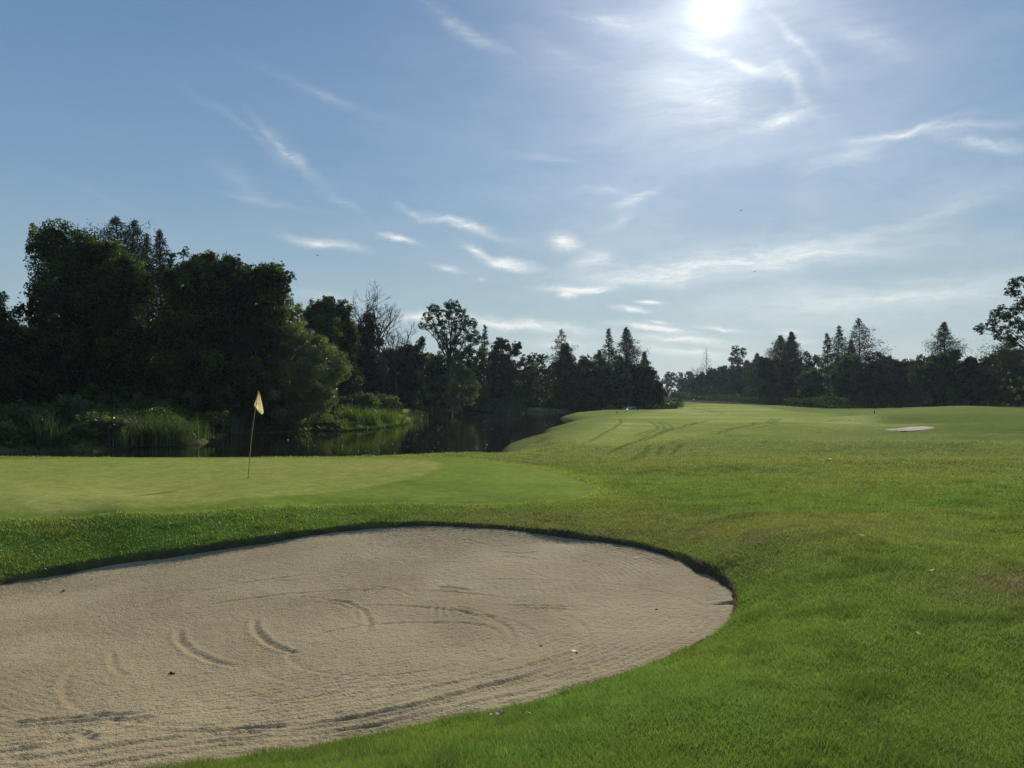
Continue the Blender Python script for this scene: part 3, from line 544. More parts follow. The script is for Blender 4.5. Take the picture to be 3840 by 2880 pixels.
def crown_leaves(blobs, leaf, dens, rs, kind='vine', asp=.55):
    """blobs: (centre, radii). Leaves gather in sub-clumps over each blob; returns quads and tints"""
    Vs = []; Ts = []
    for c, r in blobs:
        R = (r[0] * r[1] * r[2]) ** (1 / 3.0); area = 4 * math.pi * R * R
        sub = {'vine': .42, 'broad': .34, 'airy': .26, 'bush': .36}[kind]
        k = {'vine': 44, 'broad': 34, 'airy': 24, 'bush': 44}[kind]
        d = unit(k, rs); rad = {'vine': np.where(rs.random(k) < .3, rs.uniform(.95, 1.22, k), rs.uniform(.60, 1.0, k)), 'broad': rs.uniform(.45, 1.05, k), 'airy': rs.uniform(.25, 1.1, k), 'bush': np.where(rs.random(k) < .25, rs.uniform(.9, 1.15, k), rs.uniform(.55, .98, k))}[kind]
        sc = c + d * rad[:, None] * r; srad = R * sub * rs.uniform(.45, 1.15, k) * np.where(rad > 1.0, .55, 1); st = rs.uniform(0, 1, k) ** 1.6 * .95
        n = int(area * dens * 1.3 / (leaf * leaf * asp * .5))
        n = min(n, 60000); wk = srad ** 2 + 1e-6; pick = rs.choice(k, n, p=wk / wk.sum())
        dd = unit(n, rs); rr = rs.uniform(0, 1, n) ** (.45)
        P = sc[pick] + dd * (srad[pick] * rr)[:, None] * np.array([1, 1, .75])
        if kind == 'vine':   # skirts hanging from the clumps
            h = rs.random(n) < .30; P[h, 2] -= rs.exponential(.45 * R, h.sum()); P[h, :2] += (rs.normal(size=(h.sum(), 2))) * .05 * R
        Ld, Wd = orient(n, rs, dd, .45 if kind == 'vine' else .25)
        V = leaf_quads(P, Ld, Wd, leaf * rs.uniform(.6, 1.35, n), asp)
        t = np.clip(st[pick] + rs.normal(0, .16, n), 0, 1); Vs.append(V); Ts.append(t)
    return np.concatenate(Vs), np.concatenate(Ts)
def limb(mb, a, b, ra, rb, rs, n=5, wob=.08, sides=5):
    a = np.asarray(a, float); b = np.asarray(b, float); t = np.linspace(0, 1, n)[:, None]; Ln = np.linalg.norm(b - a)
    p = a + (b - a) * t; p[:, 2] += Ln * .10 * np.sin(t[:, 0] * math.pi); p[1:-1] += rs.normal(0, wob * Ln / n, (n - 2, 3)); mb.tube(p, np.linspace(ra, rb, n), sides)
def ground_at(x, y): return height1(x, y) - .1
def blob_tree(name, label, cat, src_blobs, Y, base, m, leaf=.22, dens=1.1, kind='vine', group=None, depth=1.0, core=True, trunks=1, upright=False, tr=.22, cs='full', seed=None, asp=.55, spread=.35, zmin=None):
    """crown clumps given where the photograph shows them (photo px, or px of a zoomed crop through cs), set at depth Y with real thickness"""
    seed = len(TREES) * 13 + 5 if seed is None else seed; rs = np.random.default_rng(seed); TREES[name + label] = 1
    fx = CS[cs]; B = []
    for i, (x, y, r) in enumerate(src_blobs):
        px, py, k = fx(x, y); rp = r * k; R = rp / F * Y * 1.08; dy = rs.uniform(-1, 1) * spread * R * 1.6 + (0 if i % 3 else R * .3)
        p = P3(px, py, Y + dy); p0 = P3(px, py, Y); B.append((p, np.array([R * 1.02, R * depth * rs.uniform(.95, 1.3), R * rs.uniform(.9, 1.05)])))
    bx, by, bk = fx(*base); bp = P3(bx, by, Y); bz = ground_at(bp[0], bp[1]); root = empty(name, (bp[0], bp[1], bz)); o3 = np.array([bp[0], bp[1], bz])
    B = [(c - o3, r) for c, r in B]
    V, T = crown_leaves(B, leaf, dens, rs, kind, asp)
    lo = V.reshape(-1, 4, 3)[:, :, 2].min(1) > .02; V = V.reshape(-1, 4, 3)[lo].reshape(-1, 3); T = T[lo]
    # trunk and limbs
    tb = MB(); zs = sorted(b[0][2] for b in B); top = zs[-1]; mid = np.mean([b[0] for b in B], axis=0)
    for k in range(trunks):
        off = np.array([rs.uniform(-1, 1), rs.uniform(-1, 1), 0]) * (0 if trunks == 1 else .9); hgt = max(top * rs.uniform(.6, .8), .6)
        fork = np.array([mid[0] * .7 + off[0] * 1.5, mid[1] * .5 + off[1], hgt])
        if upright: fork = np.array([off[0], off[1], hgt])
        p = np.array([off + [0, 0, -.2], off + (fork - off) * .35 + rs.normal(0, .12, 3), off + (fork - off) * .7 + rs.normal(0, .15, 3), fork]); tb.tube(p, [tr * 1.5, tr, tr * .8, tr * .5], 8)
        for c, r in B[k::trunks]:
            s0 = p[1] + (p[3] - p[1]) * np.clip((c[2] - p[1][2]) / (hgt * 1.3), 0, 1) * .9; limb(tb, s0, c + rs.normal(0, .1, 3) * r, tr * .42, tr * .14, rs)
            for _ in range(3): limb(tb, c, c + unit(1, rs)[0] * r * .85, tr * .14, .015, rs, 4, sides=4)
    tb.build('trunk', M_BARK, root, True)
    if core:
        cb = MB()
        for c, r in B: cb.blob(c, r * .55, 9, 6, .22, rs)  # added lumpy core per clump, stops light passing through the leaves
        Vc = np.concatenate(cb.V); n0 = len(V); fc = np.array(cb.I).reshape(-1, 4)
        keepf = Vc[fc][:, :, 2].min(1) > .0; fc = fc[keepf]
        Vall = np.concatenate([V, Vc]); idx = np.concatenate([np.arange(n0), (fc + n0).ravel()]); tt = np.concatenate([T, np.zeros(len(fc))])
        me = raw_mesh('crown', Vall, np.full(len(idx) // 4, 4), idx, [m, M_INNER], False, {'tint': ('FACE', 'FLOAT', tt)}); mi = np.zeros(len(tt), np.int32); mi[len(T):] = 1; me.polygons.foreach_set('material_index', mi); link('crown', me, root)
    else: leaves_obj('crown', V, T, m, root)
    return tag(root, label, cat, group)
CS = {'full': lambda x, y: (x / 3.75, y / 3.75, 1 / 3.75),
      'c1': lambda x, y: (x * .5877 / 3.75, (780 + .5879 * y) / 3.75, .5877 / 3.75),
      'c2': lambda x, y: ((1000 + .5425 * x) / 3.75, (1000 + .5424 * y) / 3.75, .5425 / 3.75),
      'c3': lambda x, y: ((2100 + .4219 * x) / 3.75, (1100 + .4219 * y) / 3.75, .4219 / 3.75),
      'c4': lambda x, y: ((2840 + .4822 * x) / 3.75, (1000 + .4822 * y) / 3.75, .4822 / 3.75)}
def casuarina(label, cs, x, ytop, ybase, width, Y, lean=0.0, dens=1.0, leaf=None, seed=0, low=.12, m=None, group=None, profile=1.0, zbase=None):
    """feathery conifer: a straight stem, ascending limbs with drooping sprays"""
    rs = np.random.default_rng(seed + 100); fx = CS[cs]; px, py, k = fx(x, ytop); top = P3(px, py, Y); w = width * k / F * Y / 2 * 1.22
    bz = ground_at(top[0] + lean, Y); o3 = np.array([top[0] - lean, Y, bz]); root = empty('casuarina_tree', o3); H = top[2] - bz
    _, yb, _ = fx(x, ybase); zb = max(P3(px, yb, Y)[2] - bz, H * low)        # where the feathery part starts to show
    pxm = Y / F; leaf = leaf or max(.30, 2.4 * pxm); wd = max(.05, .34 * pxm)
    tb = MB(); ax = lambda t: np.array([lean * t + .12 * math.sin(t * 5 + seed), .1 * math.cos(t * 4 + seed), H * t])
    tb.tube([ax(t) for t in np.linspace(-.01, 1, 12)], np.linspace(.26, .03, 12) * max(H / 16, .6), 7)
    Vs = []; Ts = []; nb = int(66 * dens * max(1, (H - zb) / 8)); z0 = max(zb - H * .22, H * low)
    for b in range(nb):
        z = z0 + (H - z0) * (b + rs.random()) / nb * .985; t = z / H; u = (z - zb) / (H - zb); 
        prof = (1 - max(u, 0)) ** 1.05 * (.55 + .75 * rs.random()) * profile * 1.15 + .03
        if u < .12: prof *= .9 + .1 * rs.random()
        lump = .75 + .5 * vnoise(np.array([z * .8 + seed]), np.array([b * 2.399 / 1.5]), 5)[0]
        Lb = w * prof * lump; a = b * 2.399 + rs.normal(0, .4); d = np.array([math.cos(a), math.sin(a), rs.uniform(.45, 1.0) * (1 - .5 * max(u, 0))])
        p0 = ax(t); n = 5; q = np.array([p0 + d * Lb * s_ + np.array([0, 0, -.35 * Lb * s_ * s_]) for s_ in np.linspace(0, 1, n)]); q[1:] += rs.normal(0, .04 * Lb, (n - 1, 3)); tb.tube(q, np.linspace(.05, .012, n), 4, False)
        ns = int(20 + 52 * Lb / max(w, .1)); s_ = rs.uniform(.25, 1.05, ns); base = p0 + d * (Lb * s_)[:, None] + np.stack([0 * s_, 0 * s_, -.35 * Lb * s_ * s_], 1) + rs.normal(0, .10 * Lb + .06, (ns, 3))
        Ld = rs.normal(0, .55, (ns, 3)) + d * .5; Ld[:, 2] -= .75; Ld /= np.linalg.norm(Ld, axis=1, keepdims=True); Wd = np.cross(Ld, unit(ns, rs)); Wd /= np.linalg.norm(Wd, axis=1, keepdims=True)
        sz = leaf * rs.uniform(.5, 1.3, ns); Vs.append(leaf_quads(base + Ld * sz[:, None] * .4, Ld, Wd, sz, wd / leaf * 1.4)); Ts.append(np.clip(rs.uniform(0, .7) + rs.normal(0, .15, ns), 0, 1))
    tb.build('trunk', M_BARK, root, True); leaves_obj('crown', np.concatenate(Vs), np.concatenate(Ts), m or M_NEEDLE, root)
    return tag(root, label, 'tree', group)
def bare_tree(label, cs, x, ytop, ybase, width, Y, seed=0, conifer=False, name='bare_tree', levels=4, base_h=None):
    rs = np.random.default_rng(seed); fx = CS[cs]; px, py, k = fx(x, ytop); top = P3(px, py, Y); w = width * k / F * Y / 2; bz = ground_at(top[0], Y)
    root = empty(name, (top[0], Y, bz)); H = top[2] - bz; tb = MB(); tw = MB(); pxm = Y / F
    _, yb, _ = fx(x, ybase); zb = max(P3(px, yb, Y)[2] - bz, .2 * H)
    if conifer:
        tb.tube([(0, 0, -.2), (.1, 0, H * .5), (0, 0, H)], [.22, .15, .05], 6)
        for b in range(46):
            z = zb + (H - zb) * b / 46; Lb = w * (1 - b / 46) ** .8 * rs.uniform(.5, 1.1); a = b * 2.4; d = np.array([math.cos(a), math.sin(a), .45]); p = np.array([0, 0, z])
            q = [p, p + d * Lb * .5, p + d * Lb + [0, 0, .1 * Lb]]; tw.tube(q, [.06, .045, .025], 4, False)
            for _ in range(5): s_ = rs.uniform(.3, .95); c = p + d * Lb * s_; tw.tube([c, c + (d * .4 + rs.normal(0, .4, 3)) * Lb * .35], [.035, .02], 3, False)
    else:
        tb.tube([(0, 0, -.2), (.1, .1, zb * .5), (0, 0, zb)], [.26, .2, .14], 7)
        def grow(p, d, Ln, r, lv):
            q = [p]; c = p
            for i in range(4): d = d + rs.normal(0, .16, 3) + np.array([0, 0, .05]); d /= np.linalg.norm(d); c = c + d * Ln / 4; q.append(c)
            tw.tube(q, np.linspace(r, r * .6, 5), 4, False)
            if lv > 0:
                for i in range(3 if lv > 1 else 4):
                    s_ = q[rs.integers(2, 5)]; dd = d + rs.normal(0, .5, 3); dd[2] += .15; dd /= np.linalg.norm(dd); grow(s_, dd, Ln * rs.uniform(.5, .75), r * .55, lv - 1)
        n = 7
        for i in range(n):
            a = i * 2.4; e = rs.uniform(.9, 2.2); d = np.array([math.cos(a) * w / (H - zb) * 1.2, math.sin(a) * w / (H - zb), e * .6]); d /= np.linalg.norm(d); grow(np.array([0, 0, zb * rs.uniform(.75, 1)]), d, (H - zb) * rs.uniform(.42, .60), .10, levels - 1)
    tb.build('trunk', M_BARE, root, True); tw.build('branches', M_BARE, root)
    return tag(root, label, 'tree')

VG = 'vine covered trees on the left bank'
# --- left bank, nearest mass
blob_tree('vine_tree', 'dark leafy tree cut off by the left edge of the photo', 'tree', [(0, 1230, 62), (62, 1262, 58), (-50, 1170, 85), (10, 1330, 120), (-150, 1280, 160), (90, 1400, 100), (-120, 1450, 160), (20, 1500, 100)], 60, (-20, 1560), M_VINE, .20, 1.0)
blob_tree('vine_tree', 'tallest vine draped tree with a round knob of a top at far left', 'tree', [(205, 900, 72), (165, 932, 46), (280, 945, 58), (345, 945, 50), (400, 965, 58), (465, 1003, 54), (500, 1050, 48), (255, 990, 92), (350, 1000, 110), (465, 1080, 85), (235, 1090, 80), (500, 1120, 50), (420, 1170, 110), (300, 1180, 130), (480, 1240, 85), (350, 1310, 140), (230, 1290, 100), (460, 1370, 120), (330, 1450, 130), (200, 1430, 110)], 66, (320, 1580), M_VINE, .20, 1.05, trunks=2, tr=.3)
blob_tree('leafy_tree', 'open leafy tree leaning left of the tallest vine tree', 'tree', [(150, 1065, 40), (125, 1100, 35), (185, 1110, 50), (100, 1155, 36), (75, 1172, 30), (150, 1170, 50), (130, 1220, 50), (185, 1240, 60), (100, 1290, 45), (160, 1320, 60)], 64, (180, 1570), M_DARK, .17, .42, kind='airy', core=False, tr=.2)
casuarina('ragged casuarina leaning left above the vine draped trees', 'c1', 845, 66, 560, 330, 74, lean=1.0, dens=2.2, seed=3)
casuarina('second ragged casuarina with its tip leaning left at top left', 'c1', 735, 50, 330, 330, 75, lean=-1.2, dens=1.7, seed=4, low=.4)
casuarina('slim pointed casuarina between the two big vine covered trees', 'c1', 1022, 130, 620, 200, 76, dens=2.2, seed=5)
casuarina('dark casuarina body right behind the slim pointed one', 'c1', 945, 160, 640, 260, 78, dens=2.2, seed=6)
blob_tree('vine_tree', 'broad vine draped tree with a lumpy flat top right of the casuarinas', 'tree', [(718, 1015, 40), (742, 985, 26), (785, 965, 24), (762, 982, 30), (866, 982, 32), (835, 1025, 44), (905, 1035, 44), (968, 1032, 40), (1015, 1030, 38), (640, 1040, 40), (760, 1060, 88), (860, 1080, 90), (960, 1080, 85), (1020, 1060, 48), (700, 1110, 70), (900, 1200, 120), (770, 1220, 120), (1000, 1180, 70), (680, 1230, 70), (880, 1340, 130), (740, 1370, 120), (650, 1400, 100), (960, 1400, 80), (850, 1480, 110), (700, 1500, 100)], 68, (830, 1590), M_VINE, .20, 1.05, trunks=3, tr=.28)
blob_tree('leafy_tree', 'thin leafed tree showing sky between casuarina and broad vine tree', 'tree', [(650, 965, 28), (690, 950, 24), (640, 1010, 38), (665, 1050, 45), (635, 1110, 42), (640, 1170, 42)], 71, (655, 1560), M_DARK, .16, .34, kind='airy', core=False)
blob_tree('leafy_tree', 'airy twiggy crown sticking out at the right of the broad vine tree', 'tree', [(1060, 1035, 34), (1085, 1040, 26), (1045, 1000, 28), (1072, 1075, 36), (1050, 1110, 44)], 68.5, (1030, 1590), M_DARK, .14, .38, kind='airy', core=False)
blob_tree('leafy_tree', 'greyish leafy tree between the broad vine tree and the willow', 'tree', [(1050, 1135, 48), (1095, 1160, 42), (1020, 1185, 52), (1080, 1210, 55), (1115, 1200, 28), (1110, 1260, 45), (1010, 1260, 60)], 73, (1060, 1590), M_PALE, .15, .6, kind='broad', core=False, tr=.2)
blob_tree('willow', 'big round willow overhanging the water beside the flag', 'tree', [(1010, 1262, 58), (1090, 1262, 60), (1140, 1290, 60), (1195, 1325, 62), (1240, 1365, 58), (1268, 1400, 38), (1090, 1370, 110), (1180, 1430, 95), (990, 1400, 90), (1060, 1500, 110), (1170, 1530, 70), (960, 1520, 70), (1000, 1580, 55), (1100, 1580, 55), (1190, 1485, 60)], 70, (1060, 1600), M_WILLOW, .14, .8, kind='bush', trunks=3, tr=.2, core=False)
# --- further along the left bank
blob_tree('vine_tree', 'vine smothered tree with two knobs, right of the willow', 'tree', [(430, 232, 38), (345, 295, 62), (300, 330, 45), (515, 290, 58), (430, 330, 95), (300, 400, 70), (540, 380, 60), (420, 460, 130), (530, 500, 95), (560, 430, 55), (590, 480, 45), (500, 620, 110), (400, 620, 110), (520, 760, 110), (430, 830, 120)], 96, (480, 960), M_VINE, .24, 1.05, cs='c2', tr=.3, trunks=2)
blob_tree('withered_tree', 'reddish brown dead vine column under bare branches', 'tree', [(705, 350, 38), (715, 420, 62), (650, 440, 40), (700, 520, 88), (780, 520, 40), (690, 640, 105), (740, 740, 105), (670, 820, 110), (770, 860, 90)], 104, (710, 960), M_BROWN, .24, .9, cs='c2', tr=.3)
bare_tree('tall leafless tree with forked bare twigs rising out of brown vines', 'c2', 640, 125, 430, 230, 106, seed=11, levels=5)
bare_tree('leafless tree bending right above the brown thicket', 'c2', 775, 190, 470, 230, 108, seed=12, levels=5)
bare_tree('leafless shrubby tree low beside the brown thicket', 'c2', 890, 390, 640, 190, 110, seed=13, levels=5)
bare_tree('tiny pale leafless tree left of the leaning vine stump', 'c2', 966, 450, 560, 80, 140, seed=14)
blob_tree('withered_tree', 'brown twiggy thicket between dead column and round bushes', 'tree', [(860, 620, 65), (930, 600, 50), (985, 590, 45), (860, 720, 80), (960, 680, 80), (1040, 660, 60), (900, 820, 85), (1000, 800, 80), (950, 900, 70)], 112, (930, 960), M_BROWN, .26, .75, cs='c2', kind='broad', core=True, tr=.2)
blob_tree('vine_stump', 'leaning vine covered stump pointing right above the thicket', 'tree', [(1075, 508, 22), (1062, 540, 28), (1040, 572, 32), (990, 580, 36), (1020, 640, 50)], 118, (1010, 960), M_VINE, .24, 1.2, cs='c2')
blob_tree('tall_tree', 'tall open crowned tree standing over the two round bushes', 'tree', [(1150, 290, 42), (1180, 320, 44), (1110, 350, 36), (1075, 408, 26), (1140, 400, 48), (1265, 262, 40), (1310, 275, 38), (1285, 320, 55), (1345, 330, 40), (1390, 370, 44), (1420, 400, 36), (1230, 390, 48), (1330, 420, 60), (1200, 465, 44), (1280, 490, 60), (1400, 470, 55), (1450, 500, 45), (1220, 540, 40), (1340, 570, 70), (1440, 580, 60), (1480, 620, 45), (1360, 650, 70), (1450, 680, 60)], 128, (1290, 970), M_DARK, .24, .52, cs='c2', kind='broad', core=False, trunks=2, tr=.32)
blob_tree('round_bush', 'dark rounded bush tree, left of the lighter bush at the water', 'tree', [(1180, 660, 66), (1130, 720, 70), (1215, 740, 70), (1100, 830, 80), (1180, 850, 90), (1120, 930, 75)], 126, (1160, 985), M_SHRUB, .24, 1.0, cs='c2', kind='bush')
blob_tree('round_bush', 'lighter round bush leaning over the water below the tall open tree', 'tree', [(1320, 705, 50), (1375, 750, 52), (1300, 790, 80), (1400, 820, 60), (1440, 830, 34), (1260, 860, 70), (1360, 890, 80), (1300, 945, 60), (1400, 930, 35)], 124, (1340, 990), M_WILLOW, .22, .8, cs='c2', kind='bush', core=False)
casuarina('thin casuarina spire behind the tall open crowned tree', 'c2', 1506, 395, 620, 75, 150, dens=.8, seed=21)
blob_tree('leafy_tree', 'round headed tree pair just right of the thin spire', 'tree', [(1620, 528, 48), (1590, 560, 40), (1660, 560, 36), (1735, 548, 34), (1720, 590, 34), (1560, 640, 60), (1640, 640, 70), (1560, 740, 80), (1650, 750, 90), (1590, 860, 95), (1680, 900, 90)], 160, (1630, 985), M_DARK, .30, .85, cs='c2', kind='broad', tr=.25)
blob_tree('leafy_tree', 'small gap toothed tree with sky showing through its stems', 'tree', [(1790, 640, 38), (1850, 632, 34), (1910, 640, 36), (1760, 700, 50), (1830, 720, 44), (1915, 710, 34), (1780, 800, 70), (1860, 810, 70), (1830, 900, 85), (1750, 900, 70)], 163, (1820, 985), M_DARK, .30, .75, cs='c2', kind='broad', core=False)
casuarina('casuarina with sparse upswept tip beside a vine column', 'c2', 2035, 428, 640, 140, 168, dens=.7, seed=22)
blob_tree('vine_column', 'dark vine clad column of a tree left of the bushy clump', 'tree', [(2072, 560, 30), (2062, 610, 42), (2090, 640, 40), (2040, 700, 62), (2110, 720, 60), (2060, 800, 80), (2050, 900, 90), (2140, 880, 80)], 166, (2070, 985), M_VINE, .32, 1.0, cs='c2')
blob_tree('leafy_tree', 'low bushy tree between vine column and twin casuarinas', 'tree', [(205, 615, 42), (265, 640, 40), (325, 640, 44), (160, 680, 55), (240, 720, 80), (340, 740, 70), (180, 820, 90), (290, 850, 90), (200, 950, 90)], 168, (240, 1030), M_DARK, .30, .85, cs='c3', kind='broad')
casuarina('slim casuarina left of the widest casuarina, far pond side', 'c3', 430, 305, 620, 130, 175, dens=1.0, seed=23)
casuarina('widest dense casuarina at the far end of the pond', 'c3', 592, 298, 640, 185, 172, dens=2.0, seed=24, profile=1.25)
casuarina('small low casuarina leaning behind, left of the twin casuarinas', 'c3', 350, 500, 620, 90, 178, dens=.8, seed=27)
casuarina('small casuarina spire at the right end of the pond trees', 'c3', 755, 520, 700, 90, 176, dens=1.0, seed=25)
blob_tree('leafy_tree', 'round leafy tree under the slim casuarina', 'tree', [(330, 700, 60), (420, 690, 60), (400, 770, 80), (320, 830, 80), (430, 860, 80), (360, 950, 80)], 164, (380, 1035), M_SHRUB, .30, .95, cs='c3', kind='bush')
blob_tree('leafy_tree', 'sunlit leafy tree above the banana plants', 'tree', [(520, 660, 60), (480, 770, 50), (560, 790, 60), (500, 830, 60), (590, 860, 60), (560, 730, 70), (540, 920, 70)], 162, (530, 1035), M_SHRUB, .30, .95, cs='c3', kind='bush')
blob_tree('leafy_tree', 'large dark leafy tree at the right end of the pond trees', 'tree', [(650, 680, 60), (720, 690, 50), (790, 690, 45), (830, 720, 30), (700, 770, 80), (760, 800, 80), (650, 800, 60), (820, 830, 70), (870, 830, 50), (720, 890, 80), (830, 900, 70), (900, 880, 45), (880, 950, 45), (780, 960, 60), (690, 960, 60)], 165, (780, 1035), M_DARK, .30, .95, cs='c3', kind='bush', trunks=2)
blob_tree('low_bush', 'low bush at the water beside the fountain', 'bush', [(770, 1000, 32), (745, 1015, 26), (795, 1015, 22)], 158, (770, 1040), M_SHRUB, .28, 1.0, cs='c3', kind='bush', tr=.06)
# --- far end of the fairway
blob_tree('distant_tree', 'pale distant open tree in the notch of the tree line', 'tree', [(960, 730, 34), (1000, 735, 34), (930, 770, 34), (980, 790, 46), (950, 840, 46), (960, 900, 46)], 420, (960, 950), M_DARK, .65, .6, cs='c3', kind='broad', core=False, tr=.4)
blob_tree('distant_tree', 'second pale distant open tree, right of the notch', 'tree', [(1065, 735, 32), (1045, 770, 34), (1090, 770, 30), (1060, 820, 50), (1040, 890, 50)], 425, (1060, 950), M_DARK, .65, .65, cs='c3', kind='broad', core=False, tr=.4)
blob_tree('distant_tree', 'third distant tree with a flat round head before the bare conifer', 'tree', [(1145, 720, 36), (1170, 740, 30), (1120, 770, 36), (1180, 790, 40), (1130, 850, 50), (1140, 910, 40)], 410, (1150, 950), M_DARK, .62, .75, cs='c3', kind='broad', core=False, tr=.4)
blob_tree('low_bush', 'low hedge like bush at the far end of the fairway', 'bush', [(1010, 905, 30), (1050, 905, 30), (1095, 905, 32), (1130, 900, 30)], 330, (1070, 945), M_SHRUB, .5, 1.1, cs='c3', kind='bush', tr=.1)
bare_tree('pale leafless conifer far off at the end of the fairway', 'c3', 1300, 478, 720, 150, 350, seed=31, conifer=True, name='bare_conifer')
bare_tree('faint leafless tree left of the bare conifer', 'c3', 1235, 620, 740, 70, 355, seed=32, name='bare_tree', levels=4)
R_ = [ # label, blobs, Y, base, mat, kind
 ('dark bush tree in front of the bare conifer', [(1215, 770, 42), (1270, 740, 40), (1200, 830, 55), (1260, 820, 60), (1230, 900, 50)], 340, (1240, 950), M_DARK, 'bush'),
 ('leafy tree with a pale fringed top right of the bare conifer', [(1340, 700, 40), (1385, 710, 44), (1330, 770, 55), (1400, 780, 55), (1350, 860, 60), (1410, 890, 50)], 330, (1370, 955), M_DARK, 'bush'),
 ('dark leafy tree left of the tall open tree behind the cart', [(1450, 690, 44), (1500, 700, 40), (1450, 770, 60), (1500, 850, 70), (1450, 900, 50)], 318, (1470, 955), M_DARK, 'bush'),
 ('tall open tree with ragged head behind the golf cart', [(1558, 490, 28), (1545, 530, 30), (1590, 520, 30), (1625, 515, 30), (1635, 545, 26), (1570, 580, 36), (1530, 600, 36), (1600, 610, 36), (1560, 660, 50)], 310, (1570, 960), M_DARK, 'broad'),
 ('rounded dark tree at the foot of the tall open tree', [(1530, 730, 55), (1600, 710, 60), (1570, 810, 70), (1640, 800, 60), (1600, 900, 55), (1530, 900, 45)], 300, (1580, 970), M_DARK, 'bush'),
 ('dark tree below the two small casuarina spires', [(1690, 670, 50), (1750, 660, 50), (1700, 760, 70), (1780, 750, 60), (1720, 860, 80), (1790, 870, 60)], 280, (1740, 985), M_DARK, 'bush'),
 ('brownish leafy tree under the pair of sparse casuarinas', [(1870, 640, 50), (1930, 650, 50), (1850, 720, 60), (1930, 750, 80), (1860, 850, 80), (1940, 880, 80)], 262, (1900, 995), M_BROWN, 'bush'),
 ('sunlit low bush in front of the dark tree wall, right of the cart', [(1800, 890, 32), (1850, 870, 38), (1780, 925, 28), (1870, 920, 40), (1830, 945, 36)], 235, (1830, 985), M_SHRUB, 'bush'),
 ('dark leafy tree at the left of the pale fringed bushes', [(2030, 640, 60), (2090, 630, 60), (2040, 760, 80), (2110, 760, 60), (2050, 880, 80)], 240, (2060, 1000), M_DARK, 'bush')]
for lb, bl, Y, base, m, kd in R_: blob_tree('leafy_tree' if 'bush' not in lb.split()[:3] else 'low_bush', lb, 'tree', bl, Y, base, m, .50 if Y > 280 else .42, .95 if kd == 'bush' else .6, kind=kd, cs='c3', core=kd == 'bush', tr=.3)
casuarina('smaller casuarina spire left of the tallest pair', 'c3', 1752, 530, 640, 80, 290, dens=.7, seed=41)
casuarina('faint little casuarina tip between the open tree and the spire', 'c3', 1660, 590, 660, 46, 330, dens=.5, seed=42)
casuarina('faint little casuarina tip left of the tall open tree', 'c3', 1445, 648, 700, 46, 335, dens=.5, seed=43)
casuarina('sparse casuarina, left one of a pair over the brownish tree', 'c3', 1962, 368, 600, 190, 262, dens=.9, seed=44)
casuarina('dense casuarina, right one of a pair over the brownish tree', 'c3', 2058, 338, 600, 130, 258, dens=1.5, seed=45)
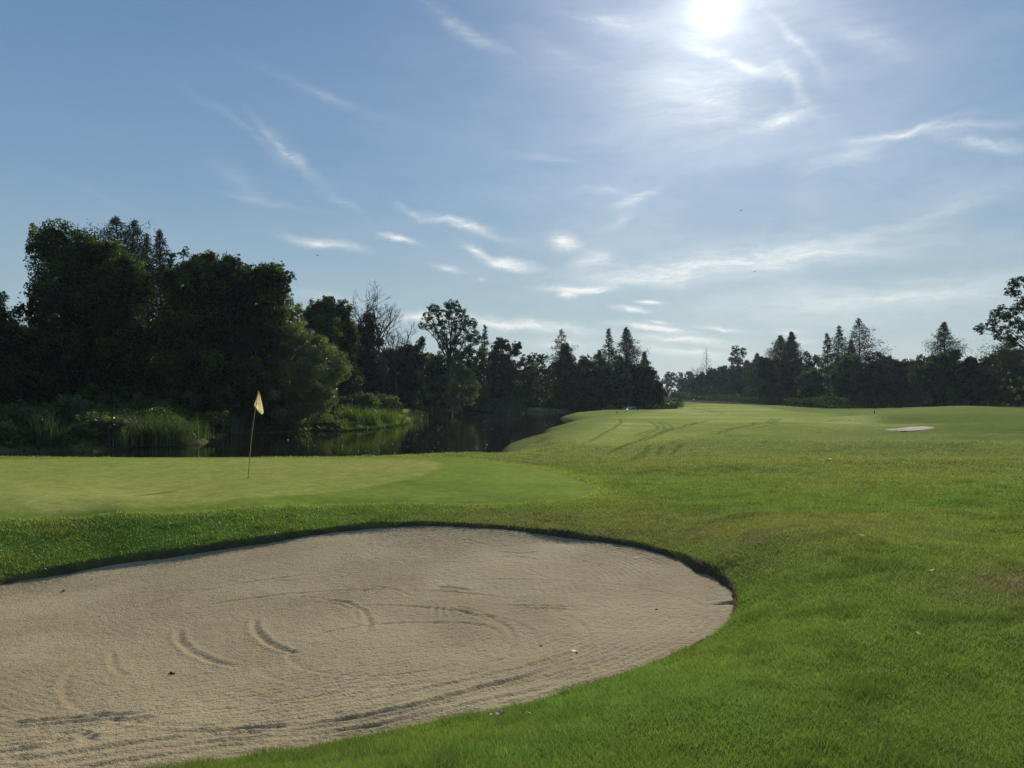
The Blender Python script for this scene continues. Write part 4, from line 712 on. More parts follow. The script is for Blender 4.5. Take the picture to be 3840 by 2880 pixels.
# --- right tree wall
R4 = [
 ('dark bushy tree left of the yellow lit bush', [(60, 740, 50), (130, 770, 60), (40, 830, 70), (130, 880, 70), (60, 950, 60), (170, 960, 60)], 212, (100, 1070), M_DARK, 'bush'),
 ('small knobbly headed tree between the casuarina groups', [(380, 680, 24), (400, 700, 24), (460, 710, 30), (360, 740, 36), (430, 745, 44), (490, 740, 36), (420, 800, 60)], 205, (420, 1080), M_DARK, 'broad'),
 ('brown tinted dark tree behind the yellow lit bush', [(200, 770, 55), (280, 780, 55), (240, 850, 70), (320, 880, 60), (240, 960, 70)], 200, (250, 1080), M_BROWN, 'bush'),
 ('spreading bush with yellow lit leaves on its left flank', [(380, 850, 45), (330, 890, 36), (440, 840, 45), (490, 870, 45), (400, 930, 60), (480, 950, 60), (420, 1010, 55), (350, 990, 40)], 178, (420, 1085), M_SHRUB, 'bush'),
 ('rounded leafy tree below the biggest right hand casuarina', [(650, 790, 50), (700, 750, 50), (760, 740, 50), (600, 850, 45), (680, 860, 80), (780, 820, 70), (640, 950, 70), (740, 960, 90)], 172, (700, 1095), M_SHRUB, 'bush'),
 ('airy sloping tree right of the biggest casuarina', [(860, 700, 36), (920, 690, 34), (965, 700, 30), (1000, 730, 30), (880, 750, 44), (940, 760, 44)], 176, (900, 1095), M_DARK, 'broad'),
 ('dark thicket tree at the middle of the right tree wall', [(880, 800, 60), (960, 810, 60), (880, 900, 80), (980, 920, 80), (900, 1010, 70), (1000, 1020, 60)], 170, (930, 1100), M_BROWN, 'bush'),
 ('feathery brown topped tree left of the pale flat twigs', [(1090, 760, 36), (1140, 765, 36), (1060, 800, 44), (1130, 840, 60), (1060, 900, 70), (1160, 930, 70), (1100, 1010, 70)], 165, (1100, 1100), M_BROWN, 'bush'),
 ('dark pointed bush tree under the lone casuarina', [(1390, 730, 45), (1450, 710, 50), (1520, 700, 50), (1545, 670, 30), (1350, 790, 60), (1450, 810, 90), (1550, 790, 60), (1360, 900, 80), (1480, 930, 100), (1400, 1010, 80), (1560, 900, 70)], 150, (1450, 1100), M_VINE, 'bush'),
 ('flat topped tree with thin pale twigs beside the lone casuarina', [(1260, 710, 26), (1310, 715, 26), (1230, 760, 40), (1290, 780, 50), (1240, 860, 60), (1280, 930, 70)], 155, (1270, 1100), M_DARK, 'broad'),
 ('round dark tree between lone casuarina and the right edge trees', [(1640, 730, 38), (1690, 740, 38), (1620, 790, 50), (1700, 800, 60), (1640, 880, 75), (1720, 900, 60), (1650, 990, 80)], 150, (1660, 1100), M_DARK, 'bush'),
 ('leafy tree rising behind the last mound', [(1790, 740, 50), (1850, 720, 50), (1760, 820, 70), (1850, 830, 80), (1780, 930, 80), (1860, 950, 80), (1740, 1010, 60)], 148, (1810, 1100), M_DARK, 'bush'),
 ('dark tree closing the tree wall at the right edge', [(1950, 700, 70), (2040, 720, 70), (1960, 820, 90), (2060, 850, 90), (1980, 950, 90), (2080, 980, 90), (2180, 800, 120), (2180, 950, 120)], 142, (2020, 1110), M_DARK, 'bush')]
for lb, bl, Y, base, m, kd in R4: blob_tree('leafy_tree', lb, 'tree', bl, Y, base, m, .34, .95 if kd == 'bush' else .6, kind=kd, cs='c4', core=kd == 'bush', tr=.28)
casuarina('sparse casuarina, left one of the pair at the cart side', 'c4', 180, 528, 735, 150, 214, dens=.8, seed=51)
casuarina('dense casuarina, right one of the pair at the cart side', 'c4', 265, 500, 735, 120, 212, dens=1.3, seed=52)
casuarina('sparse casuarina with a bent left top in the group of three', 'c4', 540, 510, 740, 90, 196, lean=-.6, dens=.8, seed=53)
casuarina('ragged casuarina, middle of the group of three', 'c4', 632, 452, 740, 140, 192, lean=.5, dens=1.0, seed=54)
casuarina('widest airy casuarina, right one of the group of three', 'c4', 790, 395, 730, 220, 186, dens=1.15, seed=55, profile=1.15)
casuarina('short casuarina filling in beside the widest airy one', 'c4', 728, 560, 740, 70, 190, dens=.9, seed=56)
casuarina('lone pointed casuarina over the right tree wall', 'c4', 1455, 425, 700, 165, 158, dens=1.8, seed=57, profile=1.1)
casuarina('feathery casuarina behind the overhanging branches at right edge', 'c4', 1960, 520, 760, 260, 138, dens=1.4, seed=58)
blob_tree('overhanging_tree', 'sparse tree with curved boughs reaching in from the right edge', 'tree', [(1990, 120, 42), (1955, 190, 36), (2010, 210, 40), (2080, 130, 60), (1900, 340, 40), (1850, 370, 38), (1930, 400, 44), (1990, 360, 50), (1820, 430, 34), (1760, 470, 32), (1705, 480, 26), (1740, 510, 26), (1860, 480, 44), (1950, 480, 50), (2060, 300, 60), (2060, 440, 70), (1880, 550, 36), (1980, 580, 50), (2140, 250, 80), (2150, 500, 90)], 92, (2180, 1100), M_DARK, .17, .62, cs='c4', kind='broad', core=False, tr=.16, upright=True)
blob_tree('young_tree', 'thin branches with yellow young leaves low at the right edge', 'bush', [(1950, 830, 16), (1920, 880, 16), (1970, 890, 18), (1900, 935, 14), (1960, 940, 20), (2010, 950, 22), (1990, 970, 16), (2050, 880, 30), (2040, 1015, 22), (2010, 1030, 16), (2070, 740, 18), (2100, 950, 40)], 80, (2120, 1110), M_BRIGHT, .14, .22, cs='c4', kind='airy', core=False, tr=.07)
#--PART3--
# ------------------------------------------------------------------ trees that fill the woods behind the ones above
def fill_proto(name, label, seed, m, H=10.0, Wd=7.0):
    rs = np.random.default_rng(seed); root = empty(name, (0, 0, 0)); B = []
    for i in range(16):
        t = (i + .5) / 16; rad = Wd / 2 * (1 - abs(t - .45) ** 1.6 * 1.1) * rs.uniform(.15, .72); a = i * 2.4; R = rs.uniform(1.1, 1.9) * (1 - .35 * t); B.append((np.array([rad * math.cos(a), rad * math.sin(a), .9 + t * (H - 2.2)]), np.array([R, R, R * .9])))
    V, T = crown_leaves(B, .34, .85, rs, 'vine' if seed % 2 else 'broad'); ok = V.reshape(-1, 4, 3)[:, :, 2].min(1) > .02; V = V.reshape(-1, 4, 3)[ok].reshape(-1, 3); T = T[ok]
    tb = MB(); tb.tube([(0, 0, -.3), (.1, 0, H * .3), (0, .1, H * .6), (0, 0, H * .85)], [.3, .24, .16, .05], 7)
    for c, r in B: limb(tb, (0, 0, max(.5, c[2] - 1.2)), c, .09, .03, rs, 4)
    tb.build('trunk', M_BARK, root, True); leaves_obj('crown', V, T, m, root); root['H'] = H; root['Wd'] = Wd
    return tag(root, label, 'tree')
FLAB = {'L': 'dark dense tree filling the wood behind the left bank vine trees', 'M': 'dark dense tree filling the wood behind the pond', 'R': 'dark dense tree filling the wood behind the right tree wall', 'C': 'dark dense tree closing the wood behind the golf cart'}
FGRP = {'L': 'filler trees deep in the left bank wood', 'M': 'filler trees deep in the wood behind the pond', 'R': 'filler trees deep in the right wood', 'C': 'filler trees deep in the wood behind the cart'}
protos = [fill_proto('wood_tree', FLAB['L'], 201 + i, (M_VINE, M_DARK, M_DARK)[i]) for i in range(3)]; used = [False] * 3
def place_fill(px, ytop, Y, wpx, where, i):
    pr = protos[i % 3]; p = P3(px, ytop, Y); gz = ground_at(p[0], Y); H = p[2] - gz; w = wpx / F * Y
    if not used[i % 3]: o = pr; used[i % 3] = True
    else:
        o = pr.copy(); COL.objects.link(o)
        for ch in pr.children: c = ch.copy(); COL.objects.link(c); c.parent = o
    o.location = (p[0], Y, gz); o.scale = (w / pr['Wd'], w / pr['Wd'], H / pr['H']); o.rotation_euler = (0, 0, i * 1.7); o['label'] = FLAB[where]; o['group'] = FGRP[where]
k = 0
FR = random.Random(4)
for x in range(-60, 300, 22): place_fill(x, (346 if x < 100 else 325) + FR.uniform(-8, 8), 84 + FR.uniform(-4, 8), 60, 'L', k); k += 1
for x in range(300, 480, 17): place_fill(x, 352 + FR.uniform(-7, 9), 150 + FR.uniform(-6, 12), 40, 'M', k); k += 1
for x in range(468, 660, 13): place_fill(x, 358 + FR.uniform(-6, 9) + (8 if x > 640 else 0), 186 + FR.uniform(-6, 12) + (6 if x > 560 else 0), 30, 'M', k); k += 1
for x in range(684, 766, 9): place_fill(x, 377 + FR.uniform(-4, 3) - (x - 684) * .12, 372 + FR.uniform(-6, 12), 19, 'C', k); k += 1
for x in range(756, 850, 11): place_fill(x, 361 + FR.uniform(-4, 4), 260 + FR.uniform(-6, 12) - (x - 756) * .3, 26, 'R', k); k += 1
for x in range(850, 1100, 15): place_fill(x, 356 + FR.uniform(-4, 4), 190 + FR.uniform(-6, 12) - (x - 850) * .08, 36, 'R', k); k += 1

# second shrub rank right at the foot of the woods so that no daylight shows under the crowns
def shrub(label, px, Y, wpx, hm, m, seed, leaf=.26, cat='bush', name='shrub', group=None, dens=.95, dy=None):
    rs = np.random.default_rng(seed + 500); p = P3(px, 400, Y); w = wpx / F * Y / 2; gz = ground_at(p[0], Y) + .1; root = empty(name, (p[0], Y, gz)); B = []
    nb = max(4, int(3 + w * 2.2 / hm * 2))
    for i in range(nb):
        x = (i + .5) / nb * 2 - 1; R = hm * rs.uniform(.38, .58) * (1 - .35 * abs(x)); B.append((np.array([x * w, rs.uniform(-.4, .4) * (dy or w * .6), rs.uniform(.25, .62) * hm]), np.array([R * 1.15, R * 1.1, R])))
    V, T = crown_leaves(B, leaf, dens, rs, 'bush'); ok = V.reshape(-1, 4, 3)[:, :, 2].min(1) > -.05; V = V.reshape(-1, 4, 3)[ok].reshape(-1, 3); T = T[ok]
    tb = MB()
    for c, r in B: limb(tb, (0, 0, -.1), c, .05, .015, rs, 4)
    tb.build('stems', M_BARK, root, True); leaves_obj('foliage', V, T, m, root); return tag(root, label, cat, group)
def undergrowth(name, label, regions, n, leaf, m, hfun, seed):
    """ground cover: leaf faces over a patch of bank"""
    rs = np.random.default_rng(seed); P = []
    for (x0, x1, y0, y1) in regions:
        X = rs.uniform(x0, x1, n); Y = rs.uniform(y0, y1, n); sp = sdist(X, Y, POND); k = sp > .1; X = X[k]; Y = Y[k]; sp = sp[k]
        h = hfun(X, Y, sp); z = height(X, Y, False) + h * (1 - rs.random(len(X)) ** 1.7 * .9); P.append(np.stack([X, Y, z], 1))
    P = np.concatenate(P); n = len(P); Ld, Wd = orient(n, rs, None, -.1); V = leaf_quads(P, Ld, Wd, leaf * rs.uniform(.6, 1.4, n), .5)
    t = np.clip(fbm(P[:, 0] * .7, P[:, 1] * .7, 3, 77) * 1.3 - .2 + rs.normal(0, .15, n), 0, 1)
    return tag(leaves_obj(name, V, t, m, None), label, kind='stuff')
undergrowth('undergrowth', 'dark leafy undergrowth covering the left bank below the vine trees', [(-62, -22, 42, 66), (-22, -17, 62, 82)], 90000, .17, M_VINE, lambda X, Y, s: (.5 + 1.5 * fbm(X * .35, Y * .35, 3, 8)) * sstep(0, 4, s) + .25, 61)
undergrowth('bank_plants', 'leafy ground plants along the foot of the bank by the willow', [(-30, -10, 62, 100)], 70000, .18, M_SHRUB, lambda X, Y, s: (.2 + .9 * fbm(X * .4, Y * .4, 3, 8)) * sstep(0, 2, s) + .1, 62)
undergrowth('far_undergrowth', 'dark undergrowth at the foot of the trees across the pond', [(-20, 3, 138, 156), (2, 36, 158, 215)], 60000, .42, M_DARK, lambda X, Y, s: (.4 + 2.2 * fbm(X * .2, Y * .2, 3, 8)) * sstep(0, 3, s) + .2, 63)
undergrowth('wood_floor_plants', 'dark low growth at the foot of the right tree wall', [(62, 150, 150, 176), (68, 120, 176, 230), (70, 110, 230, 330)], 40000, .55, M_DARK, lambda X, Y, s: (.5 + 2.4 * fbm(X * .15, Y * .15, 3, 8)) * sstep(-4, 8, Y - 152) + .1, 64)
for i, (px, Y, w, h, m, lb) in enumerate([
 (20, 64, 110, 3.2, M_VINE, 'dark shrub mass under the leftmost dark tree'), (110, 63, 100, 3.0, M_VINE, 'dark shrub mass under the tallest vine tree'), (190, 64, 90, 3.0, M_VINE, 'dark shrub mass under the broad vine tree'), (250, 72, 60, 2.6, M_VINE, 'dark shrub left of the willow foot'),
 (28, 44.5, 34, 1.5, M_REED, 'feathery pale shrub among the reeds at far left'), (4, 42.5, 30, 1.15, M_BRIGHT, 'low yellow green bush at the very left edge'), (98, 46, 44, 1.7, M_PALE, 'bushy pale weed between the reed clumps'), (72, 47.5, 40, 2.0, M_SHRUB, 'mid green weedy shrub behind the pale weed'), (205, 56, 40, 1.8, M_VINE, 'dark rounded shrub at the waterline left of the flag'),
 (355, 82, 40, 2.9, M_SHRUB, 'sunlit green bush at the right foot of the willow'), (378, 90, 40, 2.5, M_PALE, 'pale leafy bush at the back of the little grass point'), (440, 142, 50, 3.0, M_DARK, 'dark shrub on the far shore left of the round bushes'),
 (505, 152, 30, 2.4, M_DARK, 'brownish shrub on the far shore right of the round bushes'), (575, 158, 40, 3.0, M_DARK, 'dark shrub on the far shore behind the poles'),
 (830, 186, 40, 3.4, M_DARK, 'dark shrub at the foot of the wood left of the yellow marker'), (900, 168, 60, 3.6, M_DARK, 'dark shrub at the foot of the wood right of the yellow marker'), (960, 156, 60, 3.4, M_DARK, 'dark shrub behind the left shoulder of the mound'), (1020, 150, 60, 3.6, M_DARK, 'dark shrub behind the right shoulder of the mound'),
 (763, 232, 40, 4.0, M_DARK, 'dark shrub at the foot of the wood right of the cart'), (716, 300, 36, 5.0, M_DARK, 'dark shrub at the foot of the wood left of the cart'), (800, 205, 40, 3.8, M_DARK, 'dark shrub under the pair of casuarinas')]):
    shrub(lb, px, Y, w, h, m, i, leaf=.13 if Y < 60 else (.18 if Y < 100 else (.34 if Y < 170 else .46)))

# ------------------------------------------------------------------ reeds, bank grass, banana plants
def blades(n, base, h, w, lean, rs, seg=3, spread=0.0):
    """tapering arched blades: quads; base (n,3)"""
    a = rs.uniform(0, 2 * math.pi, n); d = np.stack([np.cos(a), np.sin(a), 0 * a], 1); s = np.stack([-np.sin(a + rs.normal(0, .8, n)), np.cos(a), 0 * a], 1); Vs = []
    ts = np.linspace(0, 1, seg + 1)
    pts = [base + d * (lean * t * t)[:, None] * 1.0 + np.stack([0 * a, 0 * a, h * (t - .18 * t * t * np.minimum(lean / h, 1.5))], 1) for t in ts]
    for i in range(seg):
        w0 = w * (1 - ts[i]) ** .7; w1 = w * (1 - ts[i + 1]) ** .7 + .0008; Vs.append(np.stack([pts[i] - s * w0[:, None], pts[i] + s * w0[:, None], pts[i + 1] + s * w1[:, None], pts[i + 1] - s * w1[:, None]], 1))
    return np.concatenate(Vs).reshape(-1, 3), np.tile(np.arange(n), seg)
def reed_clump(label, px, Y, wpx, h, m, seed, n=420, cat='reeds', name='reed_clump', bw=.018):
    rs = np.random.default_rng(seed + 900); p = P3(px, 400, Y); gz = max(height1(p[0], Y), WATER_Z - .05); w = wpx / F * Y / 2; root_o = empty(name, (p[0], Y, gz))
    n = int(n); b = np.stack([rs.normal(0, .5, n) * w, rs.normal(0, .35, n) * w, -.05 * np.ones(n)], 1); hh = h * rs.uniform(.25, 1.12, n) * (1 - .3 * np.abs(b[:, 0] / (w * 1.6)).clip(0, 1)); ln = hh * rs.uniform(.05, .9, n) ** 1.3
    V, id_ = blades(n, b, hh, np.full(n, bw) * rs.uniform(.6, 1.3, n), ln, rs); t = np.clip(rs.uniform(0, 1, n), 0, 1)
    o = leaves_obj(name, V, t[id_], m, None); o.location = root_o.location; bpy.data.objects.remove(root_o); return tag(o, label, cat, 'reeds and tall grasses on the pond bank')
for i, (px, Y, w, h, m, lb, n) in enumerate([
 (43, 43.5, 26, 2.3, M_REED, 'tall reed clump near the left edge, left of the pale weed', 420), (58, 44.0, 18, 1.6, M_REED, 'short dry reed tuft beside the leftmost reed clump', 260), (80, 46.5, 30, 2.1, M_REED, 'sparse reed clump behind the pale weed', 260),
 (112, 46.0, 30, 1.9, M_REED, 'reed clump right of the pale weed', 300), (128, 47.8, 30, 2.2, M_REED, 'slender upright reeds left of the brightest clump', 300), (152, 48.2, 36, 2.3, M_REED, 'largest and brightest arching reed clump on the left bank', 900), (178, 49.2, 36, 2.0, M_REED, 'arching reed clump right of the brightest one', 650),
 (196, 51.5, 30, 1.6, M_REED, 'low reeds trailing towards the water right of the arching clumps', 300), (228, 62.5, 34, 2.6, M_REED, 'dim tall reeds at the waterline left of the flag', 380), (10, 46, 26, 2.0, M_REED, 'reeds in the far left corner behind the low bush', 300),
 (352, 73.5, 26, 2.0, M_BRIGHT, 'leftmost tall grass tuft on the little point', 340), (368, 75, 26, 2.0, M_BRIGHT, 'second tall grass tuft on the little point', 360), (384, 80, 26, 1.9, M_BRIGHT, 'bright grass tuft in the middle of the little point', 360), (396, 86, 22, 1.6, M_BRIGHT, 'grass tuft near the tip of the little point', 300),
 (345, 84, 26, 2.2, M_REED, 'tall dark grass behind the little point', 300), (412, 98, 26, 1.7, M_REED, 'reeds behind the tip of the little point', 260), (362, 92, 30, 2.4, M_REED, 'tall reeds at the back of the little point', 300),
 (440, 139, 24, 2.0, M_REED, 'reeds on the far shore below the brown thicket', 300), (442 + 0, 140.5, 20, 1.6, M_REED, 'shorter reeds left on the far shore below the brown thicket', 240), (482, 149, 30, 2.8, M_REED, 'pale reed bed on the far shore right of the round bushes', 520), (506, 150, 36, 3.0, M_REED, 'brownish reed bed on the far shore left of the poles', 520)]):
    reed_clump(lb, px, Y, w, h, m, i, n, bw=.018 if Y < 60 else (.03 if Y < 110 else .05))
def point_cover():
    rs = np.random.default_rng(70); n = 60000; X = rs.uniform(-19, -9, n); Y = rs.uniform(68, 100, n); sp = sdist(X, Y, POND); k = (sp > -.5) & (sp < 5); X = X[k]; Y = Y[k]; n = len(X)
    zb = np.maximum(height(X, Y, False), WATER_Z); m_ = fbm(X * .9, Y * .7, 3, 4); h = .15 + .75 * m_ ** 1.2; base = np.stack([X, Y, zb + h * .5 * rs.random(n)], 1)
    V, id_ = blades(n, base, h * .6, np.full(n, .025), h * .6, rs, 1); t = np.clip(m_ * 1.5 - .3 + rs.normal(0, .12, n), 0, 1); tag(leaves_obj('bank_grass', V, t[id_], M_BRIGHT, None), 'bright yellow green bank grass on the little point', kind='stuff')
point_cover()
def banana(label, px, Y, h, seed):
    rs = np.random.default_rng(seed); p = P3(px, 400, Y); gz = height1(p[0], Y); root = empty('banana_plant', (p[0], Y, gz)); tb = MB(); tb.tube([(0, 0, -.1), (.03, 0, h * .3), (0, 0, h * .5)], [.16, .13, .09], 7); tb.build('stem', M_SHRUB, root, True)
    mb = MB()
    for i in range(9):
        a = i * 2.4; d = np.array([math.cos(a), math.sin(a), 0]); s = np.array([-d[1], d[0], 0]); Lf = h * rs.uniform(.55, .8); e = rs.uniform(.5, 1.1); V = []
        for t in np.linspace(0, 1, 7):
            c = np.array([0, 0, h * .45]) + d * Lf * t * math.cos(e * .9) + np.array([0, 0, 1]) * Lf * (math.sin(e) * t - .75 * t * t); w = .24 * math.sin(math.pi * min(1, t * .93 + .07)) ** .6; V += [c - s * w - [0, 0, w * .4], c, c + s * w - [0, 0, w * .4]]
        mb.add(V, [(j * 3 + q, j * 3 + q + 1, j * 3 + q + 4, j * 3 + q + 3) for j in range(6) for q in range(2)])
    V = np.concatenate(mb.V); idx = np.array(mb.I); link('leaves', raw_mesh('leaves', V, mb.C, idx, [M_BANANA], True, {'tint': ('FACE', 'FLOAT', np.full(len(mb.C), .7))}), root)
    return tag(root, label, 'plant', 'banana plants across the pond')
for i, (px, lb) in enumerate([(600, 'leftmost banana plant with shiny leaves across the pond'), (609, 'banana plant second from the left across the pond'), (621, 'banana plant in the middle of the row left of the fountain back'), (630, 'banana plant second from the right, behind the fountain'), (638, 'rightmost banana plant, behind the fountain')]):
    banana(lb, px, 158 + (i % 2) * 1.5 + (3 if px > 612 else 0), 3.6 + .5 * ((i * 7) % 3), i)

# ------------------------------------------------------------------ grass blades of the rough, nearest first
def grass_mat():
    m, t, o = mat('grass blades'); at = t.nodes.new('ShaderNodeAttribute'); at.attribute_name = 'col'
    d = t.nodes.new('ShaderNodeBsdfDiffuse'); tr = t.nodes.new('ShaderNodeBsdfTranslucent'); t.links.new(at.outputs['Color'], d.inputs[0])
    tm = t.nodes.new('ShaderNodeMix'); tm.data_type = 'RGBA'; tm.blend_type = 'MULTIPLY'; tm.inputs['Factor'].default_value = 1; tm.inputs['B'].default_value = (1.35, 1.25, .9, 1); t.links.new(at.outputs['Color'], tm.inputs['A']); t.links.new(tm.outputs['Result'], tr.inputs[0])
    a = t.nodes.new('ShaderNodeMixShader'); a.inputs[0].default_value = .42; t.links.new(d.outputs[0], a.inputs[1]); t.links.new(tr.outputs[0], a.inputs[2])
    g = t.nodes.new('ShaderNodeBsdfGlossy'); g.inputs['Roughness'].default_value = .32; b = t.nodes.new('ShaderNodeMixShader'); b.inputs[0].default_value = .02; t.links.new(a.outputs[0], b.inputs[1]); t.links.new(g.outputs[0], b.inputs[2]); t.links.new(b.outputs[0], o.inputs[0]); return m
def grass():
    rs = np.random.default_rng(12); n = 1500000; n2_ = 450000
    r = np.exp(rs.uniform(math.log(2.3), math.log(45), n)); a = np.radians(rs.uniform(-37, 37, n))
    r = np.concatenate([r, np.exp(rs.uniform(math.log(1.2), math.log(40), n2_))]); a = np.concatenate([a, np.radians(rs.uniform(37, 100, n2_) * rs.choice([-1, 1], n2_, p=[.3, .7]))]); X = r * np.sin(a); Y = r * np.cos(a)
    k = Y > -3; X = X[k]; Y = Y[k]; r = r[k]
    sb = sdist(X, Y, BUNK); sc_ = sdist(X, Y, COLLAR); sp = sdist(X, Y, POND); sf = sdist(X, Y, FAIR)
    k = (sb > -.015) & (sc_ > -.02) & (sp > .3) & (sf > 2.5 * (rs.random(len(X)) - .5)) & (rs.random(len(X)) < sstep(45, 18, r) + .01); X = X[k]; Y = Y[k]; r = r[k]; sb = sb[k]; n = len(X)
    Z = height(X, Y); tall = fbm(X * .9, Y * .9, 3, 15); tuft = sstep(.60, .78, fbm(X * 2.3, Y * 2.3, 3, 16))
    h = (.020 + .014 * tall + .022 * tuft) * rs.uniform(.6, 1.4, n) * (1 + .012 * r) ; h = np.where(rs.random(n) < .012, h * rs.uniform(1.3, 2.3, n), h); h *= np.where(r > 14, 1.15, 1)
    w = np.maximum(.0019, r * .00040) * rs.uniform(.7, 1.4, n) * np.where(np.abs(np.degrees(np.arctan2(X, Y))) > 37, 1.8, 1)
    al = rs.uniform(0, 2 * math.pi, n); ln = h * rs.uniform(.2, 1.3, n); side = rs.uniform(0, 2 * math.pi, n)
    B = np.stack([X, Y, Z - .004], 1); sx = np.stack([np.cos(side), np.sin(side), 0 * side], 1) * w[:, None]; tip = B + np.stack([np.cos(al) * ln, np.sin(al) * ln, h], 1)
    V = np.stack([B - sx, B + sx, tip], 1).reshape(-1, 3)
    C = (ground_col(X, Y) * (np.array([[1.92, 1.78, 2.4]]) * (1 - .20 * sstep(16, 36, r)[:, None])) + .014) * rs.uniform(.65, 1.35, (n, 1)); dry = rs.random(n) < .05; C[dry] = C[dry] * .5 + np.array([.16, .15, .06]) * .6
    C = C * (1 - .22 * tuft[:, None])
    me = raw_mesh('grass', V, np.full(n, 3), np.arange(3 * n), [grass_mat()], False, {'col': ('FACE', 'FLOAT_COLOR', np.concatenate([C, np.ones((n, 1))], 1))})
    tag(link('grass', me), 'short green rough grass around the bunker', kind='stuff')
grass()

# ------------------------------------------------------------------ the flag on the green
M_POLE = principled('pole paint', (.38, .33, .10), .4, .5, .2); M_BLACK = principled('black plastic', (.012, .012, .012), .45, .5, .3); M_WHITE = principled('white paint', (.75, .74, .70), .5, .4, .1)
def cloth_mat():
    m, t, o = mat('flag cloth'); d = t.nodes.new('ShaderNodeBsdfDiffuse'); tr = t.nodes.new('ShaderNodeBsdfTranslucent'); n = t.nodes.new('ShaderNodeTexNoise'); n.inputs['Scale'].default_value = 40; mx = t.nodes.new('ShaderNodeMix'); mx.data_type = 'RGBA'
    mx.inputs['A'].default_value = (.68, .57, .26, 1); mx.inputs['B'].default_value = (.78, .67, .36, 1); t.links.new(n.outputs['Fac'], mx.inputs['Factor']); t.links.new(mx.outputs['Result'], d.inputs[0]); t.links.new(mx.outputs['Result'], tr.inputs[0])
    s = t.nodes.new('ShaderNodeMixShader'); s.inputs[0].default_value = .6; t.links.new(d.outputs[0], s.inputs[1]); t.links.new(tr.outputs[0], s.inputs[2]); t.links.new(s.outputs[0], o.inputs[0]); return m
def flag():
    b = P3(248.2, 478, 18.5); bz = height1(b[0], b[1]); root = empty('golf_flag', (b[0], b[1], bz)); o3 = np.array([b[0], b[1], bz]); top = P3(258.4, 390.2, 18.5) - o3
    mb = MB(); n = 14; pts = [top * t + np.array([-.03 * math.sin(t * math.pi), 0, 0]) for t in np.linspace(-.03, 1, n)]; mb.tube(pts, np.linspace(.0115, .008, n), 8); mb.build('pole', M_POLE, root, True)
    k = .003785; fm = MB(); nu, nv = 9, 16; V = []      # limp cloth: hoist runs down the pole, free side folds round and hangs to a low corner
    L0 = [(1652, 1162), (1646, 1190), (1636, 1222), (1624, 1252), (1630, 1268), (1650, 1292), (1672, 1315)]; R0 = [(1652, 1162), (1658, 1182), (1664, 1208), (1672, 1238), (1680, 1266), (1687, 1296), (1684, 1309)]
    tx = 1652.0; ty = 1160.0
    def ip(Lp, t): s_ = t * (len(Lp) - 1); i = min(int(s_), len(Lp) - 2); f_ = s_ - i; return (Lp[i][0] * (1 - f_) + Lp[i + 1][0] * f_, Lp[i][1] * (1 - f_) + Lp[i + 1][1] * f_)
    for j in range(nv):
        t = j / (nv - 1); l = ip(L0, t); r = ip(R0, t)
        for i in range(nu):
            u = i / (nu - 1); x = l[0] + (r[0] - l[0]) * u; y = l[1] + (r[1] - l[1]) * u; V.append((top[0] + (x - tx) * k, .045 * math.sin(u * 7.5 + t * 2) * math.sin(math.pi * min(1, .15 + t)) + .03 * math.sin(u * math.pi) - .012, top[2] - (y - ty) * k))
    fm.add(V, [(j * nu + i, j * nu + i + 1, (j + 1) * nu + i + 1, (j + 1) * nu + i) for j in range(nv - 1) for i in range(nu - 1)]); fl = fm.build('flag', cloth_mat(), root, True)
    # stitched hem line and number like fold
    hm = MB(); pts = [(top[0] + (x - tx) * k, -.06, top[2] - (y - ty) * k) for x, y in [(1628, 1262), (1645, 1276), (1662, 1288), (1680, 1300)]]; hm.tube(pts, .004, 5); hm.build('hem', M_BLACK, root, True)
    fr = MB(); fr.tube([top * .84 + [0, 0, 0], top * .86], [.016, .016], 8); fr.build('collar_ring', M_POLE, root, True)
    tag(root, 'pale yellow limp flag on a thin slightly tilted yellow pole', 'golf flag')
    c = MB(); th = np.linspace(0, 2 * math.pi, 25)[:-1]; R = .054
    V = [(R * math.cos(a), R * math.sin(a), .004) for a in th] + [(R * .9 * math.cos(a), R * .9 * math.sin(a), .004) for a in th] + [(R * .9 * math.cos(a), R * .9 * math.sin(a), -.02) for a in th] + [(R * math.cos(a), R * math.sin(a), -.02) for a in th]
    c.add(V, [(k_ * 24 + i, k_ * 24 + (i + 1) % 24, ((k_ + 1) % 4) * 24 + (i + 1) % 24, ((k_ + 1) % 4) * 24 + i) for k_ in range(4) for i in range(24)]); tag(c.build('hole_cup', M_BLACK, None, False, (b[0], b[1], bz + .002)), 'rim of the hole cup at the foot of the flag pole', 'golf hole')
flag()

# ------------------------------------------------------------------ marker posts and poles
def post(name, label, px, Y, h, r, m, capm=None, cat='post', z=None, group=None, lean=0.0, py=None):
    p = P3(px, 400, Y); gz = height1(p[0], Y) if z is None else z; root = empty(name, (p[0], Y, gz)); mb = MB(); n = 10
    mb.tube([(0, 0, -.15), (lean * .5, 0, h * .5), (lean, 0, h * .93)], r, n); mb.build('shaft', m, root, True); c = MB(); c.tube([(lean, 0, h * .93), (lean, 0, h * .97), (lean, 0, h)], [r * 1.12, r * 1.05, r * .6], n); c.build('cap', capm or m, root, True)
    return tag(root, label, cat, group)
post('distance_post', 'short black distance post on the left edge of the fairway', 617, 110, .36, .065, M_BLACK); post('distance_post', 'short black distance post on the right of the fairway', 874.2, 100, .42, .06, M_BLACK)
post('marker_post', 'short black stake standing by the far right trees', 956, 117, .30, .04, M_BLACK); post('marker_post', 'small pale yellow post before the right tree wall', 849.4, 136, .34, .05, M_POLE, M_WHITE)
post('marker_post', 'thin grey stake in front of the dark trees right of the yellow post', 876.8, 137, 1.1, .05, M_BARE)
